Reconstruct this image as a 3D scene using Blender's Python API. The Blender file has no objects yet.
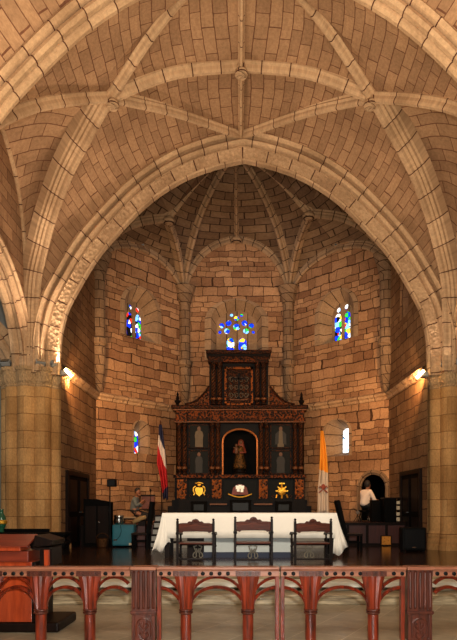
import bpy, bmesh, math, random
from mathutils import Vector, Matrix
from mathutils.geometry import tessellate_polygon
random.seed(7)
C = bpy.context.scene.collection
F = 600.0; VX = 239.0; VY = 508.0; EYE = 1.1
PI = math.pi
def wx(px, D): return (px - VX) * D / F
def wz(py, D): return EYE - (py - VY) * D / F
def at(px, py, D): return Vector((wx(px, D), D, wz(py, D)))

# ------------------------------------------------------------------ materials
def lin(c):
    return tuple((x / 12.92 if x <= .04045 else ((x + .055) / 1.055) ** 2.4) for x in [v / 255 for v in c]) + (1,)
class NT:
    def __init__(s, name):
        s.m = bpy.data.materials.new(name); s.m.use_nodes = True
        s.t = s.m.node_tree; s.t.nodes.clear()
        s.out = s.n('ShaderNodeOutputMaterial'); s.b = s.n('ShaderNodeBsdfPrincipled')
        s.l(s.b.outputs[0], s.out.inputs[0])
    def n(s, t, **k):
        nd = s.t.nodes.new(t)
        for a, v in k.items(): setattr(nd, a, v)
        return nd
    def l(s, a, b): s.t.links.new(a, b)
    def math(s, op, a, b=None, clamp=False):
        nd = s.n('ShaderNodeMath', operation=op); nd.use_clamp = clamp
        for i, v in enumerate((a, b)):
            if v is None: continue
            if isinstance(v, (int, float)): nd.inputs[i].default_value = v
            else: s.l(v, nd.inputs[i])
        return nd.outputs[0]
    def mix(s, f, a, b, mode='MIX'):
        nd = s.n('ShaderNodeMix', data_type='RGBA', blend_type=mode)
        for i, v in ((0, f), (6, a), (7, b)):
            if isinstance(v, (int, float)): nd.inputs[i].default_value = v
            elif isinstance(v, tuple): nd.inputs[i].default_value = v
            else: s.l(v, nd.inputs[i])
        return nd.outputs[2]
    def noise(s, vec, scale, detail=3, rough=.6):
        nd = s.n('ShaderNodeTexNoise'); nd.inputs['Scale'].default_value = scale
        nd.inputs['Detail'].default_value = detail; nd.inputs['Roughness'].default_value = rough
        if vec is not None: s.l(vec, nd.inputs['Vector'])
        return nd.outputs['Fac']
    def ramp(s, f, stops, interp='LINEAR'):
        nd = s.n('ShaderNodeValToRGB'); nd.color_ramp.interpolation = interp
        e = nd.color_ramp.elements
        while len(e) < len(stops): e.new(.5)
        for i, (p, c) in enumerate(stops): e[i].position = p; e[i].color = c
        s.l(f, nd.inputs[0]); return nd.outputs[0]
    def bump(s, h, strength, dist=.02):
        nd = s.n('ShaderNodeBump'); nd.inputs['Strength'].default_value = strength
        nd.inputs['Distance'].default_value = dist; s.l(h, nd.inputs['Height']); s.l(nd.outputs[0], s.b.inputs['Normal'])
    def set(s, rough=None, metal=None, spec=None):
        if rough is not None: s.b.inputs['Roughness'].default_value = rough
        if metal is not None: s.b.inputs['Metallic'].default_value = metal
        if spec is not None: s.b.inputs['Specular IOR Level'].default_value = spec

def stone(name, c1, c2, mort, bw=.6, bh=.28, ms=.012, bump=.6, rag=0.0, vary=.0, stain=.35, offset=.5, carve=0.0, msm=.15):
    t = NT(name); uv = t.n('ShaderNodeUVMap'); uv.uv_map = 'UVMap'
    sp = t.n('ShaderNodeSeparateXYZ'); t.l(uv.outputs[0], sp.inputs[0])
    u, v = sp.outputs[0], sp.outputs[1]
    if rag > 0:
        n1 = t.noise(uv.outputs[0], 2.3, 3); n2 = t.noise(uv.outputs[0], 3.1, 3)
        nn = t.n('ShaderNodeTexNoise'); nn.inputs['Scale'].default_value = 2.1; nn.inputs['Detail'].default_value = 3
        va = t.n('ShaderNodeVectorMath', operation='ADD'); va.inputs[1].default_value = (17.3, 5.1, 0); t.l(uv.outputs[0], va.inputs[0]); t.l(va.outputs[0], nn.inputs[0])
        v = t.math('ADD', v, t.math('MULTIPLY', t.math('SUBTRACT', n1, .5), rag))
        u = t.math('ADD', u, t.math('MULTIPLY', t.math('SUBTRACT', nn.outputs['Fac'], .5), rag))
    if vary > 0:
        v = t.math('ADD', v, t.math('MULTIPLY', t.math('SINE', t.math('MULTIPLY', v, 3.7)), vary * .14))
        row = t.math('FLOOR', t.math('DIVIDE', v, bh))
        cv = t.n('ShaderNodeCombineXYZ'); t.l(t.math('MULTIPLY', u, 1.4), cv.inputs[0]); t.l(t.math('MULTIPLY', row, 7.31), cv.inputs[1])
        rn = t.noise(cv.outputs[0], 1.0, 1)
        u = t.math('ADD', u, t.math('MULTIPLY', rn, vary * 1.3))
    cb = t.n('ShaderNodeCombineXYZ'); t.l(u, cb.inputs[0]); t.l(v, cb.inputs[1])
    br = t.n('ShaderNodeTexBrick'); br.offset = offset; t.l(cb.outputs[0], br.inputs['Vector'])
    br.inputs['Scale'].default_value = 1; br.inputs['Brick Width'].default_value = bw; br.inputs['Row Height'].default_value = bh
    br.inputs['Mortar Size'].default_value = ms; br.inputs['Mortar Smooth'].default_value = msm
    br.inputs['Color1'].default_value = lin(c1); br.inputs['Color2'].default_value = lin(c2); br.inputs['Mortar'].default_value = lin(mort)
    big = t.noise(uv.outputs[0], .9, 4); fine = t.noise(uv.outputs[0], 14, 5, .7)
    shade = t.ramp(big, [(.3, (1 - stain, 1 - stain * 1.1, 1 - stain * 1.2, 1)), (.7, (1.1, 1.1, 1.1, 1))])
    col = t.mix(1.0, br.outputs[0], shade, 'MULTIPLY')
    fs = t.ramp(fine, [(.3, (.72, .70, .68, 1)), (.7, (1.12, 1.12, 1.12, 1))])
    col = t.mix(1.0, col, fs, 'MULTIPLY'); t.l(col, t.b.inputs['Base Color'])
    h = t.math('SUBTRACT', t.math('MULTIPLY', fine, .35), br.outputs['Fac'])
    if carve > 0:
        vo = t.n('ShaderNodeTexVoronoi'); vo.inputs['Scale'].default_value = carve; t.l(uv.outputs[0], vo.inputs['Vector'])
        h = t.math('ADD', h, t.math('MULTIPLY', vo.outputs[0], 1.2))
    t.bump(h, bump, .03); t.set(rough=.9, spec=.2); return t.m

def wood(name, c1, c2, rough=.35, scale=6, axis=2, coat=0, bump=.1, spec=.5):
    t = NT(name); tc = t.n('ShaderNodeTexCoord'); mp = t.n('ShaderNodeMapping')
    sc = [9.0, 9.0, 9.0]; sc[axis] = .9; mp.inputs['Scale'].default_value = sc
    t.l(tc.outputs['Object'], mp.inputs[0]); n = t.noise(mp.outputs[0], scale / 3, 5, .65)
    col = t.ramp(n, [(.32, lin(c1)), (.68, lin(c2))]); t.l(col, t.b.inputs['Base Color'])
    t.set(rough=rough, spec=spec); t.b.inputs['Coat Weight'].default_value = coat; t.b.inputs['Coat Roughness'].default_value = .15
    if bump: t.bump(n, bump, .01)
    return t.m
def plain(name, c, rough=.6, metal=0, n_amt=.15, n_scale=12, spec=.5, bump=0):
    t = NT(name); tc = t.n('ShaderNodeTexCoord'); n = t.noise(tc.outputs['Object'], n_scale, 3)
    a = 1 - n_amt; col = t.mix(n, tuple(v * a for v in lin(c)[:3]) + (1,), tuple(min(1, v * (1 + n_amt)) for v in lin(c)[:3]) + (1,))
    t.l(col, t.b.inputs['Base Color']); t.set(rough=rough, metal=metal, spec=spec)
    if bump: t.bump(n, bump, .01)
    return t.m
def glow(name, c, s):
    t = NT(name); t.b.inputs['Base Color'].default_value = lin(c); t.b.inputs['Emission Color'].default_value = lin(c)
    t.b.inputs['Emission Strength'].default_value = s; return t.m
def stained(name, stops, scale, strength):
    t = NT(name); tc = t.n('ShaderNodeTexCoord'); vo = t.n('ShaderNodeTexVoronoi'); vo.inputs['Scale'].default_value = scale
    t.l(tc.outputs['Object'], vo.inputs['Vector'])
    sp = t.n('ShaderNodeSeparateColor'); t.l(vo.outputs['Color'], sp.inputs[0])
    col = t.ramp(sp.outputs[0], [(p, lin(c)) for p, c in stops], 'CONSTANT')
    vd = t.n('ShaderNodeTexVoronoi'); vd.feature = 'DISTANCE_TO_EDGE'; vd.inputs['Scale'].default_value = scale; t.l(tc.outputs['Object'], vd.inputs['Vector'])
    lead = t.ramp(vd.outputs[0], [(.02, (0, 0, 0, 1)), (.06, (1, 1, 1, 1))])
    c = t.mix(1.0, col, lead, 'MULTIPLY')
    t.l(c, t.b.inputs['Base Color']); t.l(c, t.b.inputs['Emission Color']); t.b.inputs['Emission Strength'].default_value = strength
    t.set(rough=.15); return t.m
def gilded(name, base, gold, scale, thr=.5, w=.08):
    t = NT(name); tc = t.n('ShaderNodeTexCoord')
    vo = t.n('ShaderNodeTexVoronoi'); vo.inputs['Scale'].default_value = scale; t.l(tc.outputs['Object'], vo.inputs['Vector'])
    n = t.noise(tc.outputs['Object'], scale * .8, 3)
    f = t.math('ADD', vo.outputs[0], t.math('MULTIPLY', n, .5))
    m = t.ramp(f, [(thr, (0, 0, 0, 1)), (min(1, thr + w), (1, 1, 1, 1))])
    col = t.mix(m, lin(base), lin(gold)); t.l(col, t.b.inputs['Base Color'])
    t.l(t.math('MULTIPLY', m, .6), t.b.inputs['Metallic']); t.set(rough=.5, spec=.12); t.bump(f, .5, .03); return t.m

M = {}
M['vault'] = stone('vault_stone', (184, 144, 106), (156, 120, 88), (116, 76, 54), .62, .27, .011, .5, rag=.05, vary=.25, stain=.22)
M['rib'] = stone('rib_stone', (212, 176, 136), (188, 152, 114), (92, 54, 38), .62, 40, .013, .5, stain=.3, offset=0)
M['carved'] = stone('carved_stone', (206, 170, 130), (184, 148, 112), (96, 58, 40), .62, 40, .014, 1.0, stain=.3, offset=0, carve=11)
M['ashlar'] = stone('ashlar_wall', (168, 128, 86), (136, 98, 64), (88, 58, 40), .5, .25, .012, .6, rag=.12, vary=.6, stain=.35)
M['rubble'] = stone('rubble_wall', (200, 156, 114), (146, 106, 76), (78, 53, 37), .46, .24, .012, .7, rag=.17, vary=.8, stain=.35)
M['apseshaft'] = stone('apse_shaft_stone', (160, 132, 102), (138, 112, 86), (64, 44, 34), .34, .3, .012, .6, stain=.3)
M['frieze'] = stone('frieze_stone', (198, 164, 120), (186, 152, 110), (84, 48, 32), 60, 60, .001, 1.0, stain=.3, carve=13)
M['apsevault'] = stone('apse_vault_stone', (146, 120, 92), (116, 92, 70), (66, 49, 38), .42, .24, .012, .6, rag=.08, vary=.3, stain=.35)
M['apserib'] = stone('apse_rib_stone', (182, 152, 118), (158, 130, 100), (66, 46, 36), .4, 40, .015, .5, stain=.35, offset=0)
M['pier'] = stone('pier_stone', (212, 166, 108), (184, 138, 84), (128, 88, 52), 1.2, .44, .008, .4, stain=.3)
M['rib2'] = stone('pier_upper_stone', (205, 172, 128), (184, 150, 108), (78, 44, 30), 1.2, .62, .012, .5, stain=.3)
M['aisle'] = plain('aisle_plaster', (160, 158, 150), .9, n_amt=.2, n_scale=3, bump=.2)
M['rail'] = wood('rail_wood', (52, 14, 7), (156, 56, 28), .3, 8, 2, .35, .3)
M['raildark'] = wood('rail_carved_wood', (48, 20, 13), (112, 52, 34), .35, 9, 2, .3, .3)
M['railtop'] = wood('rail_top_wood', (140, 82, 60), (178, 118, 88), .35, 7, 0, .3, .15)
M['dark'] = wood('dark_wood', (16, 9, 6), (30, 16, 10), .45, 6, 2, 0, .1, spec=.12)
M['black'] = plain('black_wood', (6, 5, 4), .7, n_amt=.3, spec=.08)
M['chairwood'] = wood('chair_wood', (44, 17, 9), (96, 42, 20), .45, 7, 0, 0, .1, spec=.2)
M['chairdark'] = wood('chair_frame_wood', (16, 9, 7), (30, 17, 12), .45, 7, 2, 0, .1, spec=.15)
M['maroon'] = wood('maroon_panelling', (52, 18, 12), (76, 28, 18), .4, 6, 2, .1, .1)
M['lectern'] = wood('lectern_wood', (150, 52, 22), (196, 78, 34), .3, 5, 2, .4, .1)
M['lectop'] = wood('lectern_top_wood', (104, 36, 20), (140, 54, 30), .35, 5, 0, .3, .1)
M['cloth'] = plain('white_linen', (250, 243, 228), .85, n_amt=.04, n_scale=20, bump=.1)
M['cloth2'] = plain('pale_grey_linen', (190, 196, 192), .85, n_amt=.08, n_scale=20)
M['navy'] = plain('navy_plinth', (24, 34, 58), .6)
M['blackmetal'] = plain('black_metal', (8, 8, 9), .5, .0, spec=.2)
M['blackplastic'] = plain('black_plastic', (6, 6, 6), .6, spec=.12)
M['teal'] = plain('teal_vinyl', (34, 108, 124), .4, n_amt=.3, n_scale=5)
M['chrome'] = plain('chrome', (190, 190, 185), .2, 1)
M['gold'] = plain('gold_leaf', (232, 178, 60), .35, .75, n_amt=.25, n_scale=30, bump=.4)
M['goldtrim'] = plain('worn_gold_trim', (96, 56, 26), .45, .5, n_amt=.4, n_scale=25, bump=.4)
M['gild'] = gilded('gilded_carving', (14, 7, 5), (98, 50, 24), 15, .7, .14)
M['gildpanel'] = gilded('gilded_panel', (18, 8, 5), (130, 70, 30), 12, .64, .12)
M['gilddark'] = gilded('dark_gilded_wood', (12, 7, 5), (72, 38, 20), 22, .74, .12)
M['retdark'] = wood('retable_dark_wood', (10, 7, 6), (18, 12, 9), .5, 6, 2, 0, .2, spec=.12)
M['canvas'] = plain("dark_canvas", (10, 13, 10), .5, n_amt=.4, n_scale=6, spec=.12)
M['habit_pale'] = plain('painted_pale_habit', (92, 80, 58), .6, n_amt=.4, n_scale=8)
M['habit_dark'] = plain('painted_dark_habit', (22, 22, 18), .6, n_amt=.3, n_scale=8)
M['paintskin'] = plain('painted_flesh', (100, 66, 46), .6)
M['skin'] = plain('skin', (140, 92, 66), .55, n_amt=.06)
M['hair'] = plain('dark_hair', (22, 18, 16), .7)
M['greyshirt'] = plain('grey_shirt', (96, 104, 104), .85, n_amt=.2)
M['whiteshirt'] = plain('white_shirt', (238, 220, 204), .85, n_amt=.06)
M['trousers'] = plain('black_trousers', (24, 23, 25), .85)
M['shoe'] = plain('black_shoe', (18, 16, 15), .5)
M['paleshoe'] = plain('pale_shoe', (170, 160, 145), .6)
M['paper'] = plain('paper', (205, 190, 160), .8, n_amt=.4, n_scale=20)
M['beige'] = plain('beige_cloth', (178, 142, 92), .85, n_amt=.15)
M['wicker'] = gilded('wicker', (26, 17, 10), (84, 54, 30), 30, .4, .2)
M['floodbody'] = plain('floodlight_housing', (150, 150, 145), .5, .2)
M['floodglow'] = glow('floodlight_glow', (255, 214, 150), 30)
M['greenglass'] = plain('green_glass', (30, 92, 66), .1, 0, spec=.8)
M['redpaint'] = plain('red_painted_relief', (120, 52, 36), .5, n_amt=.4, n_scale=18)

# marble floors
def slab(name, c1, c2, joint, sx, sy, rough, streak=0, rot=0):
    t = NT(name); tc = t.n('ShaderNodeTexCoord'); mp = t.n('ShaderNodeMapping'); mp.inputs['Rotation'].default_value = (0, 0, rot)
    t.l(tc.outputs['Object'], mp.inputs[0])
    br = t.n('ShaderNodeTexBrick'); br.offset = 0.0; t.l(mp.outputs[0], br.inputs['Vector']); br.inputs['Scale'].default_value = 1
    br.inputs['Brick Width'].default_value = sx; br.inputs['Row Height'].default_value = sy; br.inputs['Mortar Size'].default_value = .006
    br.inputs['Color1'].default_value = lin(c1); br.inputs['Color2'].default_value = lin(c2); br.inputs['Mortar'].default_value = lin(joint)
    n = t.noise(tc.outputs['Object'], 3, 5, .7)
    col = t.mix(1.0, br.outputs[0], t.ramp(n, [(.3, (.6, .58, .55, 1)), (.7, (1.1, 1.1, 1.1, 1))]), 'MULTIPLY')
    t.l(col, t.b.inputs['Base Color']); t.set(rough=rough); t.bump(n, .08, .01); return t.m
M['platfloor'] = slab('platform_floor', (74, 48, 32), (58, 38, 26), (34, 22, 15), .6, .6, .16)
M['navefloor'] = slab('nave_floor', (176, 164, 138), (156, 144, 118), (206, 196, 170), .6, .6, .35, rot=.5)
def marble(name, c1, c2, sc, rough=.35):
    t = NT(name); tc = t.n('ShaderNodeTexCoord'); mp = t.n('ShaderNodeMapping'); mp.inputs['Scale'].default_value = (1.2, 2, 14)
    t.l(tc.outputs['Object'], mp.inputs[0]); n = t.noise(mp.outputs[0], sc, 5, .65)
    t.l(t.ramp(n, [(.35, lin(c1)), (.65, lin(c2))]), t.b.inputs['Base Color']); t.set(rough=rough); return t.m
M['stepmarble'] = marble('step_marble', (112, 98, 74), (206, 188, 152), 1.6)
M['palemarble'] = marble('pale_step_marble', (226, 228, 214), (244, 243, 230), 1.2)
M['greymarble'] = marble('grey_step_marble', (140, 136, 128), (176, 172, 160), 1.5)
BLUE = (10, 50, 220); LB = (120, 190, 255); WH = (235, 245, 255); RD = (235, 40, 25); GR = (40, 190, 60); YE = (240, 200, 60); DK = (4, 6, 12)
M['glassL'] = stained('stained_glass_left', [(0, DK), (.28, BLUE), (.52, LB), (.66, WH), (.78, GR), (.87, RD), (.94, YE)], 7, 1.5)
M['glassC'] = stained('stained_glass_centre', [(0, BLUE), (.3, LB), (.5, WH), (.62, GR), (.8, BLUE), (.9, YE)], 7, 1.7)
M['glassR'] = stained('stained_glass_right', [(0, BLUE), (.22, GR), (.36, LB), (.5, WH), (.74, YE), (.88, RD), (.94, DK)], 7, 1.8)
M['glassBL'] = stained('stained_glass_low_left', [(0, BLUE), (.45, LB), (.65, WH), (.75, RD), (.88, GR)], 6, 1.3)
M['glassBR'] = stained('stained_glass_low_right', [(0, WH), (.6, LB), (.72, WH), (.86, GR), (.92, RD)], 6, 3.0)
M['glassV'] = stained('stained_glass_violet', [(0, (90, 80, 220)), (.5, (140, 120, 255))], 6, .8)

# ------------------------------------------------------------------ geometry
class MB:
    def __init__(s): s.v = []; s.f = []; s.uv = []
    def poly(s, pts, uv=None):
        i = len(s.v); s.v += [tuple(p) for p in pts]; s.f.append(list(range(i, i + len(pts))))
        s.uv.append(uv if uv else [(p[0] + p[1], p[2]) for p in pts])
    def grid(s, rows, uvs=None, closed=False):
        i0 = len(s.v); n = len(rows[0])
        for r in rows: s.v += [tuple(p) for p in r]
        for a in range(len(rows) - 1):
            for b in range(n if closed else n - 1):
                b2 = (b + 1) % n
                s.f.append([i0 + a * n + b, i0 + a * n + b2, i0 + (a + 1) * n + b2, i0 + (a + 1) * n + b])
                if uvs:
                    e = uvs[a][b2] if b2 else uvs[a][b]; e2 = uvs[a + 1][b2] if b2 else uvs[a + 1][b]
                    if closed and b2 == 0:
                        e = (uvs[a][b][0] + .1, uvs[a][b][1]); e2 = (uvs[a + 1][b][0] + .1, uvs[a + 1][b][1])
                    s.uv.append([uvs[a][b], e, e2, uvs[a + 1][b]])
                else: s.uv.append([(0, 0)] * 4)
        return s
    def cap(s, ring, rev=False):
        r = list(ring)[::-1] if rev else list(ring); s.poly(r)
    def box(s, x0, x1, y0, y1, z0, z1):
        p = [Vector((x, y, z)) for z in (z0, z1) for y in (y0, y1) for x in (x0, x1)]
        for q in ((0, 2, 3, 1), (4, 5, 7, 6), (0, 1, 5, 4), (2, 6, 7, 3), (0, 4, 6, 2), (1, 3, 7, 5)):
            s.poly([p[k] for k in q])
        return s
    def obox(s, c, dx, dy, dz, ax, ay, az):       # oriented box, centre + half axes
        c = Vector(c); X = Vector(ax) * dx / 2; Y = Vector(ay) * dy / 2; Z = Vector(az) * dz / 2
        p = [c + X * a + Y * b + Z * d for d in (-1, 1) for b in (-1, 1) for a in (-1, 1)]
        for q in ((0, 2, 3, 1), (4, 5, 7, 6), (0, 1, 5, 4), (2, 6, 7, 3), (0, 4, 6, 2), (1, 3, 7, 5)): s.poly([p[k] for k in q])
        return s
    def tube(s, pts, r, n=8, caps=True, flat=1.0, up=None):
        pts = [Vector(p) for p in pts]; rr = r if isinstance(r, (list, tuple)) else [r] * len(pts)
        rows = []; prev = None
        for i, p in enumerate(pts):
            t = (pts[min(i + 1, len(pts) - 1)] - pts[max(i - 1, 0)]).normalized()
            a = Vector(up) if up else (prev if prev is not None else (Vector((0, 0, 1)) if abs(t.z) < .9 else Vector((0, 1, 0))))
            a = (a - t * a.dot(t)); a = a.normalized() if a.length > 1e-5 else Vector((1, 0, 0)); prev = a; b = t.cross(a)
            rows.append([p + (a * math.cos(2 * PI * k / n) * flat + b * math.sin(2 * PI * k / n)) * rr[i] for k in range(n)])
        s.grid(rows, closed=True)
        if caps: s.cap(rows[0], True); s.cap(rows[-1])
        return s
    def lathe(s, c, prof, n=16, sx=1, sy=1, flute=0, nf=8):
        rows = []
        for r, z in prof:
            rows.append([Vector((c[0] + math.cos(2 * PI * k / n) * r * sx * (1 - flute * (k % 2)), c[1] + math.sin(2 * PI * k / n) * r * sy * (1 - flute * (k % 2)), c[2] + z)) for k in range(n)])
        L = [0]
        for i in range(1, len(prof)): L.append(L[-1] + math.hypot(prof[i][0] - prof[i - 1][0], prof[i][1] - prof[i - 1][1]))
        uvs = [[(k / n * 2 * PI * max(prof[i][0], .05), prof[i][1]) for k in range(n)] for i in range(len(prof))]
        s.grid(rows, uvs, closed=True)
        s.cap(rows[0], True); s.cap(rows[-1]); return s
    def ball(s, c, r, n=10, sx=1, sy=1, sz=1):
        prof = [(max(.001, r * math.sin(PI * k / n)), -r * sz * math.cos(PI * k / n)) for k in range(n + 1)]
        return s.lathe(c, prof, n * 2 if n < 8 else 14, sx, sy)
    def prism(s, pts, ax, d0, d1):   # 2D polygon extruded; ax 'y': pts (x,z), extruded in y; 'x': pts (y,z); 'z': (x,y)
        def mk(p, d): return {'y': (p[0], d, p[1]), 'x': (d, p[0], p[1]), 'z': (p[0], p[1], d)}[ax]
        A = [mk(p, d0) for p in pts]; B = [mk(p, d1) for p in pts]
        tri = tessellate_polygon([[Vector((p[0], p[1], 0)) for p in pts]])
        i = len(s.v); s.v += A + B; n = len(pts)
        for a, b, c in tri:
            s.f.append([i + a, i + b, i + c]); s.uv.append([(pts[k][0], pts[k][1]) for k in (a, b, c)])
            s.f.append([i + n + a, i + n + c, i + n + b]); s.uv.append([(pts[k][0], pts[k][1]) for k in (a, c, b)])
        for k in range(n):
            k2 = (k + 1) % n; s.f.append([i + k, i + k2, i + n + k2, i + n + k]); s.uv.append([(0, 0), (.1, 0), (.1, d1 - d0), (0, d1 - d0)])
        return s
    def build(s, name, mat, parent=None, loc=None, smooth=False, bevel=0, recalc=True):
        me = bpy.data.meshes.new(name)
        me.from_pydata([tuple(v) for v in s.v], [], s.f)
        ul = me.uv_layers.new(name='UVMap'); k = 0
        for f in s.uv:
            for q in f: ul.data[k].uv = q; k += 1
        if recalc:
            bm = bmesh.new(); bm.from_mesh(me)
            bmesh.ops.remove_doubles(bm, verts=bm.verts, dist=1e-5)
            bmesh.ops.recalc_face_normals(bm, faces=bm.faces); bm.to_mesh(me); bm.free()
        if smooth:
            for p in me.polygons: p.use_smooth = True
        me.materials.append(mat); o = bpy.data.objects.new(name, me); C.objects.link(o)
        if parent: o.parent = parent; o.matrix_parent_inverse = Matrix.Translation(-parent.location) if not parent.get('_local') else Matrix()
        if parent is not None and parent.get('_local'): o.matrix_parent_inverse = Matrix()
        if bevel:
            b = o.modifiers.new('bevel', 'BEVEL'); b.width = bevel; b.segments = 2; b.limit_method = 'ANGLE'
        if smooth:
            try:
                me.shade_smooth() if not bevel else None
            except Exception: pass
        return o
def tag(o, label=None, cat=None, group=None, kind=None):
    if label: o['label'] = label
    if cat: o['category'] = cat
    if group: o['group'] = group
    if kind: o['kind'] = kind
    return o
def struct(o, label=None): o['kind'] = 'structure'; (label and o.__setitem__('label', label)); return o
def empty(name, loc, label, cat, group=None, rz=0):      # children's meshes are written in world coordinates
    e = bpy.data.objects.new(name, None); C.objects.link(e); e.location = loc; e.rotation_euler = (0, 0, rz); e.empty_display_size = .1
    return tag(e, label, cat, group)
def local_empty(name, label, cat, group=None):
    e = empty(name, (0, 0, 0), label, cat, group); return e
def copy_tree(o, parent=None):
    c = o.copy(); C.objects.link(c)
    if parent: c.parent = parent
    for ch in list(o.children): copy_tree(ch, c)
    return c

def resample(pts, n):
    pts = [Vector(p) for p in pts]; L = [0]
    for a, b in zip(pts, pts[1:]): L.append(L[-1] + (b - a).length)
    out = []; j = 0
    for i in range(n):
        t = L[-1] * i / (n - 1)
        while j < len(L) - 2 and L[j + 1] < t: j += 1
        d = L[j + 1] - L[j]; out.append(pts[j].lerp(pts[j + 1], (t - L[j]) / d if d > 0 else 0))
    return out
def spline(pts, n=40):
    P = [Vector(p) for p in pts]; P = [2 * P[0] - P[1]] + P + [2 * P[-1] - P[-2]]; out = []
    for i in range(1, len(P) - 2):
        for k in range(10):
            t = k / 10; a, b, c, d = P[i - 1:i + 3]
            out.append(.5 * ((2 * b) + (c - a) * t + (2 * a - 5 * b + 4 * c - d) * t * t + (3 * b - a - 3 * c + d) * t ** 3))
    out.append(P[-2]); return resample(out, n)
def mx(pts, X0):           # mirror across x = X0
    return [Vector((2 * X0 - p[0], p[1], p[2])) for p in pts]

def rib_profile(w, d):
    return [(-w, -d * .6), (-w, 0), (-.86 * w, .12 * d), (-.9 * w, .3 * d), (-.62 * w, .42 * d), (-.66 * w, .55 * d), (-.4 * w, .66 * d), (-.36 * w, .85 * d), (-.2 * w, d),
            (.2 * w, d), (.36 * w, .85 * d), (.4 * w, .66 * d), (.66 * w, .55 * d), (.62 * w, .42 * d), (.9 * w, .3 * d), (.86 * w, .12 * d), (w, 0), (w, -d * .6)]
def rib(name, pts, w, d, ref, mat, uoff=0):
    """moulded rib whose lowest edge follows pts; ref = point the underside looks at"""
    mb = MB(); rows = []; uvs = []; L = 0; ref = Vector(ref); prof = rib_profile(w, d)
    for i, p in enumerate(pts):
        if i: L += (p - pts[i - 1]).length
        t = (pts[min(i + 1, len(pts) - 1)] - pts[max(i - 1, 0)]).normalized()
        n = ref - p; n = (n - t * n.dot(t)).normalized(); b = t.cross(n)
        rows.append([p + b * a + n * (h - d) for a, h in prof]); uvs.append([(L + uoff, 3 + a) for a, h in prof])
    mb.grid(rows, uvs); return struct(mb.build(name, mat))
def lift(pts, h, ref):
    out = []; ref = Vector(ref)
    for i, p in enumerate(pts):
        t = (pts[min(i + 1, len(pts) - 1)] - pts[max(i - 1, 0)]).normalized()
        n = ref - p; n = (n - t * n.dot(t)).normalized(); out.append(p - n * h)
    return out
def coons(name, c0, c1, d1, mat, n=26, m=10, uo=0, d0=None, bulge=0.0, long=False):
    """web between curves c0 and c1 that start together; d1 joins their far ends"""
    c0 = resample(c0, n); c1 = resample(c1, n); d1 = resample(d1, m)
    d0 = resample(d0, m) if d0 else [c0[0].lerp(c1[0], j / (m - 1)) for j in range(m)]
    rows = []; uvs = []; L = 0
    for i in range(n):
        t = i / (n - 1)
        if i: L += ((c0[i] - c0[i - 1]).length + (c1[i] - c1[i - 1]).length) / 2
        row = []
        for j in range(m):
            s = j / (m - 1)
            p = c0[i] * (1 - s) + c1[i] * s + d0[j] * (1 - t) + d1[j] * t - (c0[0] * (1 - s) * (1 - t) + c0[-1] * (1 - s) * t + c1[0] * s * (1 - t) + c1[-1] * s * t)
            p = p + Vector((0, 0, bulge * math.sin(PI * s) * math.sin(PI * min(1, t * 1.0)) ))
            row.append(p)
        w = [0]
        for j in range(1, m): w.append(w[-1] + (row[j] - row[j - 1]).length)
        rows.append(row); uvs.append([(p.y + uo, abs(p.x - .05) + (11.5 - p.z) * .85) for p in row] if long is True else [(math.atan2(p.x, max(.05, p.y - 15.5)) * 3.2 + uo, p.z * .9 + (6 - math.hypot(p.x, p.y - 18)) * .5) for p in row] if long == 'polar' else [(q + uo, L + uo * .7) for q in w])
    return struct(MB().grid(rows, uvs).build(name, mat, smooth=False))
_tc = [0]
def trim():
    _tc[0] += 1; return 'trim_%d' % _tc[0]

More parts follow.
